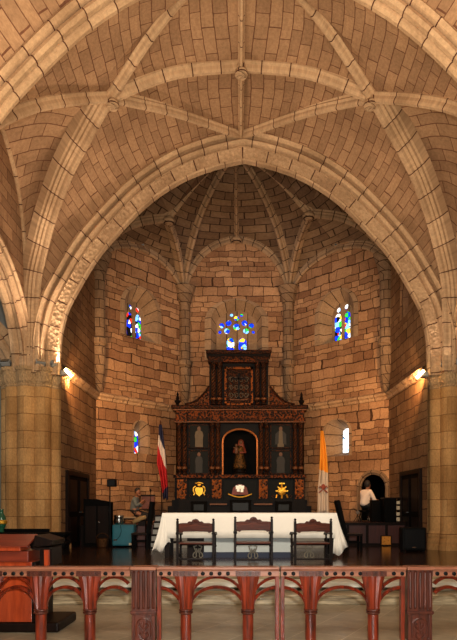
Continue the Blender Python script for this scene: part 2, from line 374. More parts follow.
def arch_pts(cx, zs, hw, rise, n=16, point=.0):
    """half-round / slightly pointed opening outline from left spring to right spring, (u,z)"""
    out = []
    for k in range(n + 1):
        a = PI * k / n; x = -math.cos(a); z = math.sin(a)
        z = z * (1 - point) + point * (1 - abs(x)) ** .8 if point else z
        out.append((cx + x * hw, zs + z * rise))
    return out
def opening(cx, z0, zs, hw, rise, point=0, n=16):
    return [(cx - hw, z0)] + arch_pts(cx, zs, hw, rise, n, point) + [(cx + hw, z0)]
class Wall:
    def __init__(s, p0, p1):
        s.a = Vector((p0[0], p0[1], 0)); s.b = Vector((p1[0], p1[1], 0)); s.d = (s.b - s.a); s.L = s.d.length; s.d.normalize()
        s.n = Vector((0, 0, 1)).cross(s.d)      # to be made outward (away from the room)
        if s.n.y < 0 and abs(s.n.y) > .3: s.n = -s.n
    def P(s, u, z, off=0): return s.a + s.d * u + s.n * off + Vector((0, 0, z))
    def panel(s, name, outline, holes, mat, uo=0, off=0):
        loops = [outline] + holes; pts = [p for l in loops for p in l]
        tri = tessellate_polygon([[Vector((p[0], p[1], 0)) for p in l] for l in loops])
        mb = MB(); mb.v = [tuple(s.P(u, z, off)) for u, z in pts]
        for t in tri: mb.f.append(list(t)); mb.uv.append([(pts[k][0] + uo, pts[k][1]) for k in t])
        return struct(mb.build(name, mat, recalc=False))
    def loft(s, name, o1, o2, d1, d2, mat, parent=None, closed=True):
        n = len(o1); mb = MB(); A = [s.P(u, z, d1) for u, z in o1]; B = [s.P(u, z, d2) for u, z in o2]; L = 0
        rng = range(n if closed else n - 1)
        for k in rng:
            k2 = (k + 1) % n; l = (A[k2] - A[k]).length; w = (A[k] - B[k]).length
            mb.poly([A[k], A[k2], B[k2], B[k]], [(L, 3), (L + l, 3), (L + l, 3 + w), (L, 3 + w)]); L += l
        o = mb.build(name, mat, parent); 
        if not parent: struct(o)
        return o
    def plate(s, name, outline, holes, d0, d1, mat, parent=None):
        loops = [outline] + holes; pts = [p for l in loops for p in l]
        tri = tessellate_polygon([[Vector((p[0], p[1], 0)) for p in l] for l in loops])
        mb = MB()
        for d in (d0, d1):
            i = len(mb.v); mb.v += [tuple(s.P(u, z, d)) for u, z in pts]
            for t in tri: mb.f.append([i + k for k in t]); mb.uv.append([(pts[k][0], pts[k][1]) for k in t])
        for l in loops:
            for k in range(len(l)):
                a, b = l[k], l[(k + 1) % len(l)]
                mb.poly([s.P(*a, d0), s.P(*b, d0), s.P(*b, d1), s.P(*a, d1)])
        o = mb.build(name, mat, parent)
        return o

X0 = .13
# ------------------------------------------------------------------ chancel arch shape (half, left springing -> apex)
HALF = [(4.8, 4.55), (4.79, 5.0), (4.76, 5.55), (4.6, 6.22), (4.34, 6.74), (3.94, 7.42), (3.52, 7.98), (2.69, 8.86), (2.06, 9.36), (1.4, 9.73), (.7, 9.98), (0, 10.14)]
half = spline([(-x, 0, z) for x, z in HALF], 40)
def arch_curve(D, r=0.0, sc=1.0, dz=0, n=None):
    """left half from springing to apex, offset r outwards"""
    out = []
    for i, p in enumerate(half):
        t = (half[min(i + 1, 39)] - half[max(i - 1, 0)]).normalized(); nn = Vector((-t.z, 0, t.x))
        if i == 39: nn = Vector((0, 0, 1))
        q = p + nn * r
        q.x = min(q.x, 0)
        out.append(Vector((X0 + q.x * sc, D, q.z + dz)))
    return out
def full(l): return l + mx(l, X0)[::-1][1:]
def big_arch(name, prof, sc, mat, dz=0, extra=None):
    """prof: list of (r, D, band)"""
    curves = [full(arch_curve(D, r, sc, dz)) for r, D in prof]
    n = len(curves[0]); rows = []; uvs = []; L = 0; acc = [0]
    for a, b in zip(prof, prof[1:]): acc.append(acc[-1] + math.hypot(a[0] - b[0], a[1] - b[1]))
    for i in range(n):
        if i: L += (curves[-1][i] - curves[-1][i - 1]).length
        rows.append([c[i] for c in curves]); uvs.append([(L, 3 + a) for a in acc])
    return struct(MB().grid(rows, uvs).build(name, mat))
def roll(r, D, s, out):      # a small roll moulding between two positions
    return [(r, D), (r - s * .3, D - s * .4), (r - s, D - s * .5), (r - s * 1.6, D - s * .1)]
P1 = [(.9, 15.55), (.7, 15.5), (.68, 15.36), (.6, 15.3), (.53, 15.38), (.51, 15.52), (.48, 15.52), (.46, 15.40), (.41, 15.36), (.36, 15.42), (.34, 15.54), (.31, 15.54)]
big_arch(trim(), P1, 1, M['rib'])
big_arch(trim(), [(.31, 15.54), (.29, 15.49), (.26, 15.53), (.08, 15.60), (.06, 15.60)], 1, M['carved'])
big_arch(trim(), [(.06, 15.60), (.04, 15.57), (.0, 15.59), (0, 15.76), (.04, 15.8), (.3, 15.82), (.9, 15.82)], 1, M['rib'])
# nearer transverse arch of the nave
big_arch(trim(), [(.9, 9.8), (.36, 9.8), (.34, 9.7), (.28, 9.66), (.23, 9.72), (.21, 9.82), (.17, 9.83), (.15, 9.72), (.09, 9.7), (.05, 9.76), (.06, 9.86), (.1, 9.89), (.03, 9.9), (0, 9.97), (.02, 10.06), (.08, 10.1), (.2, 10.14), (.4, 10.16), (.9, 10.18)], 1.06, M['rib'])
big_arch(trim(), [(.9, 3.4), (.1, 3.4), (0, 3.6), (0, 4.0), (.1, 4.2), (.9, 4.2)], 1.06, M['rib'])

# ------------------------------------------------------------------ nave star vault
def bay(Dm, h, front_sc, back_sc, side, drop=0):
    """half bay centred at depth Dm, half length h; side -1 left, +1 right"""
    XB = .05
    S = (lambda pts: [Vector(p) for p in pts]) if side < 0 else (lambda pts: mx([Vector(p) for p in pts], XB))
    ref = (XB, Dm, 5.0); k = h / 2.8
    def leg(sgn):   # springing -> tierceron boss
        q = [(-5.12, 2.4, 4.6), (-5.12, 2.4, 5.6), (-5.1, 2.38, 6.4), (-5.03, 2.32, 7.0), (-4.85, 2.16, 7.5), (-4.535, 1.8, 8.1), (-3.97, 1.2, 8.85), (-3.34, .6, 9.4), (-2.73, 0, 9.85)]
        return spline([(x, Dm + sgn * y * k, z) for x, y, z in q], 30)
    T = (-2.73, Dm, 9.85); A = {1: (XB, Dm + 2.5 * k, 10.6), -1: (XB, Dm - 2.75 * k, 10.75)}; B = (XB, Dm + .15, 10.63)
    legs = {s: leg(s) for s in (1, -1)}
    TA = {1: spline([T, (-1.5, Dm + 1.25 * k, 10.36), A[1]], 20), -1: spline([T, (-1.45, Dm - 1.35 * k, 10.42), A[-1]], 20)}
    TB = spline([T, (-1.4, Dm + .08, 10.42), B], 20)
    R = {s: spline([B, ((A[s][0]), (A[s][1] + B[1]) / 2, (A[s][2] + B[2]) / 2 + .05), A[s]], 16) for s in (1, -1)}
    form = {s: spline([(x, Dm + s * y * k, z) for x, y, z in [(-5.3, 2.42, 4.6), (-5.35, 2.42, 6.0), (-5.4, 2.4, 7.4), (-5.42, 2.2, 8.3), (-5.42, 1.9, 8.95), (-5.42, 1.46, 9.42), (-5.42, .8, 9.85), (-5.42, 0, 10.0)]], 30) for s in (1, -1)}
    for s in (1, -1):
        rib(trim(), S(legs[s]), .16, .36, ref, M['rib'])
        rib(trim(), S(TA[s]), .15, .32, ref, M['rib'], .3)
        rib(trim(), S([Vector(p) for p in form[s]]), .13, .2, ref, M['rib'], .2)
        if side < 0: rib(trim(), R[s], .1, .28, ref, M['rib'])
    rib(trim(), S(TB), .17, .36, ref, M['rib'])
    Ld = {s: lift(legs[s], .2, ref) for s in (1, -1)}; LTA = {s: lift(TA[s], .2, ref) for s in (1, -1)}; LTB = lift(TB, .2, ref)
    LR = {s: lift(R[s], .18, ref) for s in (1, -1)}
    t0 = Vector(T) + Vector((-.05, 0, .2))
    for c in (Ld, ):
        for s in (1, -1): c[s][-1] = t0.copy()
    for s in (1, -1): LTA[s][0] = t0.copy()
    LTB[0] = t0.copy(); b0 = LTB[-1]
    for s in (1, -1): LR[s][0] = b0.copy(); LR[s][-1] = LTA[s][-1].copy()
    for s, arch in ((1, arch_curve(15.5 if h < 2.85 else 9.82, .62 if h < 2.85 else .3, front_sc, 0)), (-1, arch_curve(Dm - 2.75 * k, .3, back_sc, .05))):
        arch[-1] = LTA[s][-1].copy()
        coons('ceiling', S(arch), S(Ld[s]), S(LTA[s][::-1]), M['vault'], 34, 12, 1.3 * s, bulge=.12, long=True)
        coons('ceiling', S(LTA[s]), S(LTB), S(LR[s][::-1]), M['vault'], 20, 12, 2.7 * s, bulge=.06, long=True)
        fl = lift([Vector(p) for p in form[s]], .05, ref)
        coons('ceiling', S(Ld[s]), S(fl), S(spline([t0, (t0.x - 1.3, Dm, 10.22), fl[-1]], 12)), M['vault'], 34, 12, .4 * s, bulge=.05)
    # boss stones
    for p in ([T] if side > 0 else [T, B]):
        q = S([p])[0]; mb = MB(); mb.lathe((q.x, q.y, q.z - .06), [(.04, -.08), (.11, -.07), (.145, -.02), (.145, .05), (.12, .09), (.12, .3)], 12); struct(mb.build(trim(), M['carved'], smooth=False))
    # side wall above the arcade with its arch opening
    w = Wall((S([(-5.5, 0, 0)])[0].x, Dm - h - .1), (S([(-5.5, 0, 0)])[0].x, Dm + h - .1)); w.n = Vector((side, 0, 0))
    cx = h + .1
    fl = [(p[1] - (Dm - h - .1), p[2] + .1) for p in form[-1]]; fr = [(p[1] - (Dm - h - .1), p[2] + .1) for p in form[1]][::-1][1:]
    out = [(0, -.5)] + [(0, 4.6)] + fl + fr + [(w.L, 4.6), (w.L, -.5)]
    ar = None
    nm = 'wall_left' if side < 0 else 'wall_right'
    out2 = [(0, 4.0)] + fl + fr + [(w.L, 4.0)]
    full_out = [(0, 4.6), (.02, 4.6)] + fl + fr + [(w.L - .02, 4.6), (w.L, 4.4)]
    a2 = arch_pts(cx, 4.6, 2.4 * k, 2.3, 20, .12)
    poly = [(0, 4.6)] + fl + fr + [(w.L, 4.6), (cx + 2.4 * k, 4.55)] + a2[::-1] + [(cx - 2.4 * k, 4.55)]
    w.panel(nm, poly, [], M['vault'], 0)
    # arcade arch, moulded
    rows = []; uvs = []; L = 0; prof = [(.5, -.02), (.48, -.12), (.38, -.14), (.34, -.04), (.3, -.1), (.2, -.1), (.17, .02), (.13, -.02), (.06, .0), (.04, .08), (.07, .12), (.03, .16), (0, .22), (.02, .3), (.08, .34), (.5, .36)]
    pts = [(cx - 2.4 * k, 4.6)] + a2[1:-1] + [(cx + 2.4 * k, 4.6)]
    for i, (u, z) in enumerate(pts):
        a = Vector(pts[max(i - 1, 0)]); b = Vector(pts[min(i + 1, len(pts) - 1)]); t = (b - a).normalized(); nn = Vector((-t.y, t.x))
        if i: L += (Vector(pts[i]) - Vector(pts[i - 1])).length
        rows.append([w.P(u + nn.x * r, z + nn.y * r, d) for r, d in prof]); uvs.append([(L, 3 + q * .1) for q in range(len(prof))])
    struct(MB().grid(rows, uvs).build(trim(), M['rib']))
for sd in (-1, 1):
    bay(12.95, 2.8, 1, 1.06, sd)
    bay(6.85, 3.0, 1.06, 1.06, sd, .1)

# ------------------------------------------------------------------ piers
def pier(side, cx, cy, R=.92, lobes=10):
    ring = []; n = lobes * 6
    for k in range(n):
        a = 2 * PI * k / n; ph = (k % 6) / 6
        r = R * (.87 + .15 * math.sin(PI * ph))
        ring.append((math.cos(a) * r, math.sin(a) * r, a))
    def tube(z0, z1, s0, s1, mat, nm, steps=2, prof=None):
        pr = prof or [(s0, z0), (s1, z1)]
        rows = [[Vector((cx + x * s, cy + y * s, z)) for x, y, a in ring] for s, z in pr]
        uvs = [[(a / (2 * PI) * lobes * 1.2 + .0, z + (s - 1) * .5) for x, y, a in ring] for s, z in pr]
        mb = MB().grid(rows, uvs, closed=True); mb.cap(rows[0], True); mb.cap(rows[-1]); return struct(mb.build(nm, mat))
    z0 = -.0
    tube(z0, 4.25, 1, 1, M['pier'], trim())
    tube(0, 0, 0, 0, M['pier'], trim(), prof=[(1.13, 0), (1.13, .12), (1.09, .15), (1.1, .22), (1.04, .3), (1.06, .38), (1.02, .46), (1.0, .5)])
    tube(0, 0, 0, 0, M['frieze'], trim(), prof=[(.99, 4.22), (1.03, 4.25), (1.0, 4.3), (1.06, 4.36), (1.09, 4.55), (1.08, 4.6), (1.14, 4.64), (1.14, 4.72), (1.0, 4.74)])
    # clustered shafts rising from the capital towards the ribs
    tube(0, 0, 0, 0, M['rib2'], trim(), prof=[(.86, 4.7), (.84, 5.6), (.78, 6.4), (.62, 7.1), (.35, 7.6)])
PL = pier(-1, -5.5, 16.15, .83); PR = pier(1, 5.86, 16.15, .83)
pier(-1, -6.0, 9.8); pier(1, 6.25, 9.8)
pier(-1, -6.0, 3.8); pier(1, 6.25, 3.8)

# ------------------------------------------------------------------ chancel side walls and apse walls
CL = (-4.62, 19.4); CR = (4.85, 19.4); SL = (-2.07, 22.4); SR = (1.89, 22.4)
ZC = 4.8
def cornice(w, u0, u1, nm):
    pr = [(0, -.2), (-.05, -.18), (-.06, -.1), (-.12, -.06), (-.14, 0), (-.05, .06), (0, .08)]
    mb = MB(); mb.grid([[w.P(u, ZC + z, d - .002) for d, z in pr] for u in (u0, u1)], [[(u, z + 3) for d, z in pr] for u in (u0, u1)])
    struct(mb.build(nm, M['carved']))
# left and right chancel walls
wl = Wall((-4.66, 15.7), CL); wl.n = Vector((-1, 0, 0)); wr = Wall((4.93, 15.7), CR); wr.n = Vector((1, 0, 0))
dL = [(.05, 0), (.05, 2.12), (2.28, 2.12), (2.28, 0)]
wl.panel('wall_left', [(0, -.02), (0, 11.2), (wl.L, 11.2), (wl.L, -.02)], [], M['ashlar'], 2)
hole = opening(2.05, 6.75, 7.6, .42, .42); inn = opening(2.05, 6.95, 7.55, .2, .2)
wr.panel('wall_right', [(0, -.02), (0, 11.2), (wr.L, 11.2), (wr.L, -.02)], [hole], M['ashlar'], 5)
wr.loft('wall_right', hole, inn, 0, .4, M['ashlar'])
g = wr.plate('window_6', inn, [], .39, .42, M['glassV']); struct(g)
cornice(wl, 0, wl.L, trim()); cornice(wr, 0, wr.L, trim())
def side_door(w, u0, u1, h, nm):
    e = None
    mb = MB(); fr = .12; s = -.08
    for a, b, z0, z1 in ((u0, u0 + fr, 0, h), (u1 - fr, u1, 0, h), (u0 + fr, u1 - fr, h - fr, h)):
        c = w.P((a + b) / 2, (z0 + z1) / 2, s / 2); mb.obox(c, b - a, abs(s), z1 - z0, w.d, w.n, (0, 0, 1))
    f = struct(mb.build(nm, M['dark']))
    um = (u0 + u1) / 2
    for k, (a, b) in enumerate(((u0 + fr, um - .01), (um + .01, u1 - fr))):
        mb = MB(); mb.obox(w.P((a + b) / 2, (h - fr) / 2, -.02), b - a, .03, h - fr, w.d, w.n, (0, 0, 1))
        lf = mb.build('door_leaf', M['black'], f)
        mb = MB()
        for z0, z1 in ((.15, .85), (1.0, h - fr - .12)):
            mb.obox(w.P((a + b) / 2, (z0 + z1) / 2, -.045), (b - a) * .7, .02, z1 - z0, w.d, w.n, (0, 0, 1))
        mb.build('door_panel', M['dark'], lf)
    mb = MB(); mb.tube([w.P(um + .08, .98, -.06), w.P(um + .08, .98, -.12), w.P(um + .2, .98, -.12)], .012, 6); mb.build('door_handle', M['chrome'], f)
side_door(wl, .38, 2.6, 2.12, 'door_1'); side_door(wr, .4, 2.26, 2.17, 'door_2')

# apse walls with tops following their wall arches
wA = Wall(CL, SL); wB = Wall(SL, SR); wC = Wall(SR, CR)
wA.n = Vector((-wA.d.y, wA.d.x, 0)); wB.n = Vector((0, 1, 0)); wC.n = Vector((-wC.d.y, wC.d.x, 0))
ZS = 8.9
def wtop(w, apex): return [(w.L / 2 - (w.L / 2) * math.cos(PI * k / 16), ZS + (apex - ZS) * (math.sin(PI * k / 16) ** .85)) for k in range(17)]
def splay(w, hole, inner, d, hood=True):
    w.loft('wall_back', hole, inner, 0, d, M['apserib'])
    # voussoir ring standing a little proud
    if hood:
        cx = sum(p[0] for p in hole) / len(hole); cz = sum(p[1] for p in hole) / len(hole)
        mb = MB(); o2 = [(cx + (u - cx) * 1.25, z if i in (0, len(hole) - 1) else cz + (z - cz) * 1.14) for i, (u, z) in enumerate(hole)]
        A = [w.P(u, z, -.02) for u, z in hole]; B = [w.P(u, z, -.02) for u, z in o2]; L = 0
        for k in range(len(hole) - 1):
            l = (A[k + 1] - A[k]).length; mb.poly([A[k], A[k + 1], B[k + 1], B[k]], [(L, 3), (L + l, 3), (L + l, 3.2), (L, 3.2)]); L += l
        A2 = [w.P(u, z, 0) for u, z in o2]
        for k in range(len(hole) - 1): mb.poly([B[k], B[k + 1], A2[k + 1], A2[k]])
        A3 = [w.P(u, z, 0) for u, z in hole]
        for k in range(len(hole) - 1): mb.poly([A[k], A[k + 1], A3[k + 1], A3[k]])
        struct(mb.build(trim(), M['apserib']))
def lancet(cx, z0, z1, hw, n=8): return opening(cx, z0, z1 - hw * 1.2, hw, hw * 1.2, 0, n)
def circ(cx, cz, r, n=12, sx=1): return [(cx + r * sx * math.cos(2 * PI * k / n), cz + r * math.sin(2 * PI * k / n)) for k in range(n)]
def window(nm, w, inner, holes, d, glass):
    f = struct(w.plate(nm, inner, holes, d, d + .09, M['apserib']))
    us = [p[0] for p in inner]; zs = [p[1] for p in inner]
    o = [(min(us) - .05, min(zs) - .05), (max(us) + .05, min(zs) - .05), (max(us) + .05, max(zs) + .05), (min(us) - .05, max(zs) + .05)]
    w.plate('glass', o, [], d + .05, d + .07, glass, f)
# A: left angled wall
ua = wA.L * .48; hA = opening(ua, 6.95, 8.0, .74, .72); iA = opening(ua, 7.0, 7.85, .45, .5)
hA2 = opening(wA.L * .36, 3.3, 3.85, .42, .42); 
def hit(w, px):      # wall parameter under an image column
    k = (px - VX) / F; return (k * w.a.y - w.a.x) / (w.d.x - k * w.d.y)
uu = hit(wA, 141); hA2 = opening(uu, 2.98, 3.82, .32, .3); iA2 = opening(uu - .03, 3.02, 3.62, .17, .17)
wA.panel('wall_back', [(0, -.02)] + wtop(wA, 10.25) + [(wA.L, -.02)], [hA, hA2], M['rubble'], 0)
splay(wA, hA, iA, .38); splay(wA, hA2, iA2, .35)
window('window_1', wA, iA, [lancet(ua - .2, 7.05, 7.95, .13), lancet(ua + .2, 7.05, 7.95, .14), circ(ua - .17, 8.12, .09), circ(ua + .16, 8.1, .09)], .38, M['glassL'])
struct(wA.plate('window_2', iA2, [], .33, .36, M['glassBL']))
# B: centre wall
ub = wx(236.5, 22.4) + 2.07
hB = opening(ub, 6.6, 8.1, .95, .75); iB = opening(ub, 6.6, 7.95, .78, .6)
wB.panel('wall_back', [(0, -.02)] + wtop(wB, 11.2) + [(wB.L, -.02)], [hB], M['rubble'], 4)
splay(wB, hB, iB, .3)
rose = [circ(ub, 7.95, .13), circ(ub - .3, 8.1, .11), circ(ub + .3, 8.1, .11), circ(ub, 8.28, .1), circ(ub - .56, 8.0, .1), circ(ub + .56, 8.0, .1), circ(ub - .36, 7.8, .11), circ(ub + .36, 7.8, .11), circ(ub - .19, 8.4, .06), circ(ub + .19, 8.4, .06), circ(ub - .63, 7.75, .06), circ(ub + .63, 7.75, .06)]
window('window_3', wB, iB, rose + [lancet(ub - .23, 6.7, 7.55, .14), lancet(ub + .23, 6.7, 7.55, .15)], .3, M['glassC'])
# C: right angled wall
uc = hit(wC, 336); hC = opening(uc, 6.9, 7.95, .74, .72); iC = opening(uc, 7.0, 7.85, .45, .5)
ud = hit(wC, 337); hC2 = opening(ud, 2.9, 3.75, .5, .42); iC2 = opening(ud + .12, 3.05, 3.72, .17, .17)
un = hit(wC, 373.5); wn = (hit(wC, 386) - hit(wC, 362)) / 2; hN = opening(un, .68, 1.75, wn, .45)
wC.panel('wall_back', [(0, -.02)] + wtop(wC, 10.25) + [(wC.L, -.02)], [hC, hC2, hN], M['rubble'], 9)
splay(wC, hC, iC, .38); splay(wC, hC2, iC2, .45)
window('window_4', wC, iC, [lancet(uc - .2, 7.05, 8.0, .16), lancet(uc + .2, 7.05, 8.0, .13), circ(uc - .17, 8.12, .09), circ(uc + .16, 8.16, .09)], .38, M['glassR'])
struct(wC.plate('window_5', iC2, [], .43, .46, M['glassBR']))
wC.loft('wall_back', hN, hN, 0, 1.2, M['black']); struct(wC.plate('wall_back', hN, [], 1.18, 1.2, M['black']))  # passage lining coloured black to imitate the darkness of the room behind
mb = MB()
for r0, r1, d in ((0, .06, -.04), (.06, .13, -.08), (.13, .17, -.03)):
    o = [(un - wn - r0, .68)] + arch_pts(un, 1.75, wn + r0, .45 + r0, 16) + [(un + wn + r0, .68)]; o2 = [(un - wn - r1, .68)] + arch_pts(un, 1.75, wn + r1, .45 + r1, 16) + [(un + wn + r1, .68)]
    for k in range(len(o) - 1):
        A, B, A2, B2 = wC.P(*o[k], d), wC.P(*o[k + 1], d), wC.P(*o2[k], d), wC.P(*o2[k + 1], d)
        mb.poly([A, B, B2, A2], [(k * .1, 3), (k * .1 + .1, 3), (k * .1 + .1, 3.1), (k * .1, 3.1)])
        mb.poly([A, B, wC.P(*o[k + 1], 0), wC.P(*o[k], 0)]); mb.poly([A2, B2, wC.P(*o2[k + 1], 0), wC.P(*o2[k], 0)])
struct(mb.build(trim(), M['apseshaft']))
for w in (wA, wB, wC): cornice(w, 0, w.L, trim())
# corbelled wall shafts in the apse corners
def shaft(p, base):
    mb = MB(); d = (Vector((0, 18.5, 0)) - Vector((p[0], p[1], 0))).normalized() * .1; c = (p[0] + d.x, p[1] + d.y, 0)
    mb.lathe(c, [(.05, 4.85), (.1, 4.95), (.19, 5.5), (.22, 6.2), (.2, 6.35), (.27, 6.4), (.27, 6.55), (.2, 6.6), (.21, 8.6), (.3, 8.95), (.42, 9.3)], 12)
    struct(mb.build(trim(), M['apseshaft']))
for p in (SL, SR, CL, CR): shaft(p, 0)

# ------------------------------------------------------------------ apse vault
K = Vector((-.1, 18.4, 12.0)); refA = (0, 18.5, 6)
def curve(*p, n=24): return spline([Vector(q) for q in p], n)
def V(p, z): return Vector((p[0], p[1], z))
bz = {}
bossL = at(169, 222, 19.9); bossR = at(308.7, 217, 19.9)
midA = V(wA.P(wA.L / 2, 0, -.05), 10.05); midB = V(wB.P(wB.L / 2, 0, -.05), 11.05); midC = V(wC.P(wC.L / 2, 0, -.05), 10.05)
inset = {}
def ins(p): q = Vector((0, 18.5, 0)) - V(p, 0); q.normalize(); return V(p, 0) + q * .12
sl, sr, cl, cr = ins(SL), ins(SR), ins(CL), ins(CR)
def up(a, b, zz, n=24, frac=(.06, .3, .62), rise=(.35, .7, .9)):
    z0 = 8.6; return spline([V(a, z0)] + [V(a.lerp(b, f), z0 + (zz - z0) * r) for f, r in zip(frac, rise)] + [V(b, zz)], n)
for a, b, wd in ((sl, K, .17), (sr, K, .17), (sl, bossL, .17), (sr, bossR, .17), (cl, bossL, .16), (cr, bossR, .16), (sl, midA, .17), (cl, midA, .15), (sr, midC, .17), (cr, midC, .15), (sl, midB, .19), (sr, midB, .19)):
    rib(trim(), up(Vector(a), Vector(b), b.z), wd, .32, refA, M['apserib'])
for b in (bossL, bossR): rib(trim(), curve(b, b.lerp(K, .5) + Vector((0, 0, .25)), K), .17, .3, refA, M['apserib'])
rib(trim(), curve(midB, midB.lerp(K, .5) + Vector((0, 0, .15)), K), .1, .22, refA, M['apserib'])
rib(trim(), curve(K, (0, 17.2, 11.9), (X0, 15.9, 11.4)), .1, .22, refA, M['apserib'])
for b in (K, bossL, bossR, midB):
    struct(MB().lathe((b.x, b.y, b.z - .05), [(.05, -.05), (.18, 0), (.22, .08), (.16, .2)], 12).build(trim(), M['apserib']))
def lz(c, h=.25): return lift(c, h, refA)
U = {}
def web(a, b, c, n1, n2, d=None, uo=0, bulge=.08):
    c0 = lz(up(Vector(a), Vector(b), b.z)); c1 = lz(up(Vector(a), Vector(c), c.z)); c0[-1] = Vector(b) + Vector((0, 0, .25)); c1[-1] = Vector(c) + Vector((0, 0, .25)); e = d or [c0[-1], c1[-1]]
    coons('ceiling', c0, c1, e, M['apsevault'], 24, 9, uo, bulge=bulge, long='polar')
web(sl, K, midB, 0, 0, uo=1); web(sr, K, midB, 0, 0, uo=2)
web(sl, K, bossL, 0, 0, uo=3); web(sr, K, bossR, 0, 0, uo=4)
web(sl, bossL, midA, 0, 0, uo=5); web(sr, bossR, midC, 0, 0, uo=6); web(cl, bossL, midA, 0, 0, uo=7); web(cr, bossR, midC, 0, 0, uo=8)
for c, b, s in ((cl, bossL, -1), (cr, bossR, 1)):
    c0 = lz(up(Vector(c), b, b.z)); c0[-1] = Vector(b) + Vector((0, 0, .25))
    side = spline([V(c, 8.6), (c.x, 18.4, 10.2), (c.x, 17.2, 10.9), (c.x, 16.25, 11.0)], 24)
    mid = spline([c0[-1], (s * 2.2 + .1, 17.6, 11.3), (s * 2.6, 16.25, 11.3)], 14)
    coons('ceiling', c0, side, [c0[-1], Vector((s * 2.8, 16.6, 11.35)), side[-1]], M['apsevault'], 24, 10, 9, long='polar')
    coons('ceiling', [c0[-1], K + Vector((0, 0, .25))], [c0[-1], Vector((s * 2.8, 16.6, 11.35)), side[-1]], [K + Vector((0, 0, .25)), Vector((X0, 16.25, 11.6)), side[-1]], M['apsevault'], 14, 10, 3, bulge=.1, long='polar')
# fill above the chancel arch, between it and the apse vault
mb = MB(); a = full(arch_curve(15.81, .85)); top = [Vector((p.x, 15.81, 12.6)) for p in a]
mb.grid([a, top], [[(p.x, p.z) for p in a], [(p.x, p.z) for p in top]]); struct(mb.build('wall_front', M['ashlar']))

# ------------------------------------------------------------------ aisles beyond the arcade
for s, nm in ((-1, 'wall_left'), (1, 'wall_right')):
    x = s * 9.5
    w = Wall((x, -3), (x, 20)); w.panel(nm, [(0, -.5), (23, -.5), (23, 9), (0, 9)], [], M['aisle'])
    w = Wall((s * 5.9, 18.6), (s * 9.5, 18.6)) if s > 0 else Wall((-9.5, 18.6), (-4.7, 18.6))
    w.panel(nm, [(0, -.5), (w.L, -.5), (w.L, 9), (0, 9)], [], M['aisle'])
    ar = arch_pts(0, 4.4, 1.75, 1.7, 20, .1); cx = s * 7.9
    mb = MB(); rows = []; uvs = []; L = 0
    for i, (u, z) in enumerate(ar):
        a_ = Vector(ar[max(i - 1, 0)]); b_ = Vector(ar[min(i + 1, 20)]); t = (b_ - a_).normalized(); nn = Vector((-t.y, t.x))
        if i: L += (Vector(ar[i]) - Vector(ar[i - 1])).length
        pr = [(.6, -.2), (.4, -.22), (.36, -.15), (.3, -.2), (.18, -.2), (.12, -.1), (0, -.05), (0, .4)]
        rows.append([Vector((cx + u + nn.x * r, 15.9 + d, z + nn.y * r)) for r, d in pr]); uvs.append([(L, 3 + r) for r, d in pr])
    struct(MB().grid(rows, uvs).build(trim(), M['rib']))
    mb = MB(); xs = (s * 5.0, s * 9.6); mb.box(min(xs), max(xs), -3, 20, 9.0, 9.2) if False else None
    aisle_top = MB(); aisle_top.box(min(s * 5.65, s * 9.5), max(s * 5.65, s * 9.5), -3, 20, 8.2, 8.4); struct(aisle_top.build('ceiling', M['aisle']))

# ------------------------------------------------------------------ floors, steps, platforms
PF = 10.75
struct(MB().box(-9.6, 9.6, -3, PF + .2, -.7, -.5).build('floor', M['navefloor']), 'pale stone nave floor before the rail')
struct(MB().box(-9.6, 9.6, PF, 23.2, -.3, 0).build('floor', M['platfloor']), 'dark polished chancel floor')
struct(MB().box(-9.6, 9.6, PF - .02, PF + .6, -.5, -.02).build(trim(), M['stepmarble']))
struct(MB().box(-9.6, 9.6, PF - .04, PF + .3, -.035, .003).build(trim(), M['dark'], bevel=.008))
struct(MB().box(-9.6, 9.6, PF - .42, PF + .1, -.27, -.17).build(trim(), M['palemarble'], bevel=.012))
struct(MB().box(-9.6, 9.6, PF - .84, PF - .3, -.5, -.335).build(trim(), M['stepmarble'], bevel=.012))
# raised apse platforms in dark panelled wood, marble stairs between them
ZPL = .6; ZPR = .67; YP = 17.45
struct(MB().prism([(-4.62, YP), (-2.5, YP), (-2.5, 22.0), (CL[0], CL[1])], 'z', -.02, ZPL).build(trim(), M['maroon']))
struct(MB().prism([(2.55, YP), (4.9, YP), (CR[0], CR[1]), (2.55, 21.6)], 'z', -.02, ZPR).build(trim(), M['maroon']))
for x0, x1, zt in ((-4.55, -2.55, ZPL), (2.6, 4.85, ZPR)):
    n = 4; st = (x1 - x0) / n; mb = MB()
    for k in range(n + 1): mb.box(x0 + k * st - .04, x0 + k * st + .04 if k < n else x0 + k * st, YP - .03, YP + .01, 0, zt)
    mb.box(x0, x1, YP - .035, YP + .01, zt - .07, zt + .01); mb.box(x0, x1, YP - .035, YP + .01, 0, .08)
    struct(mb.build(trim(), M['dark'], bevel=.004))
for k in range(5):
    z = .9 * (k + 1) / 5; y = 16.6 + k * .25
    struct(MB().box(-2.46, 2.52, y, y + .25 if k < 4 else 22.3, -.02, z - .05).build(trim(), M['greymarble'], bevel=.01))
    struct(MB().box(-2.46, 2.52, y - .03, y + .25 if k < 4 else 22.3, z - .05, z).build(trim(), M['dark'], bevel=.01))  # dark overhanging strips stand in for the shadow gaps between steps

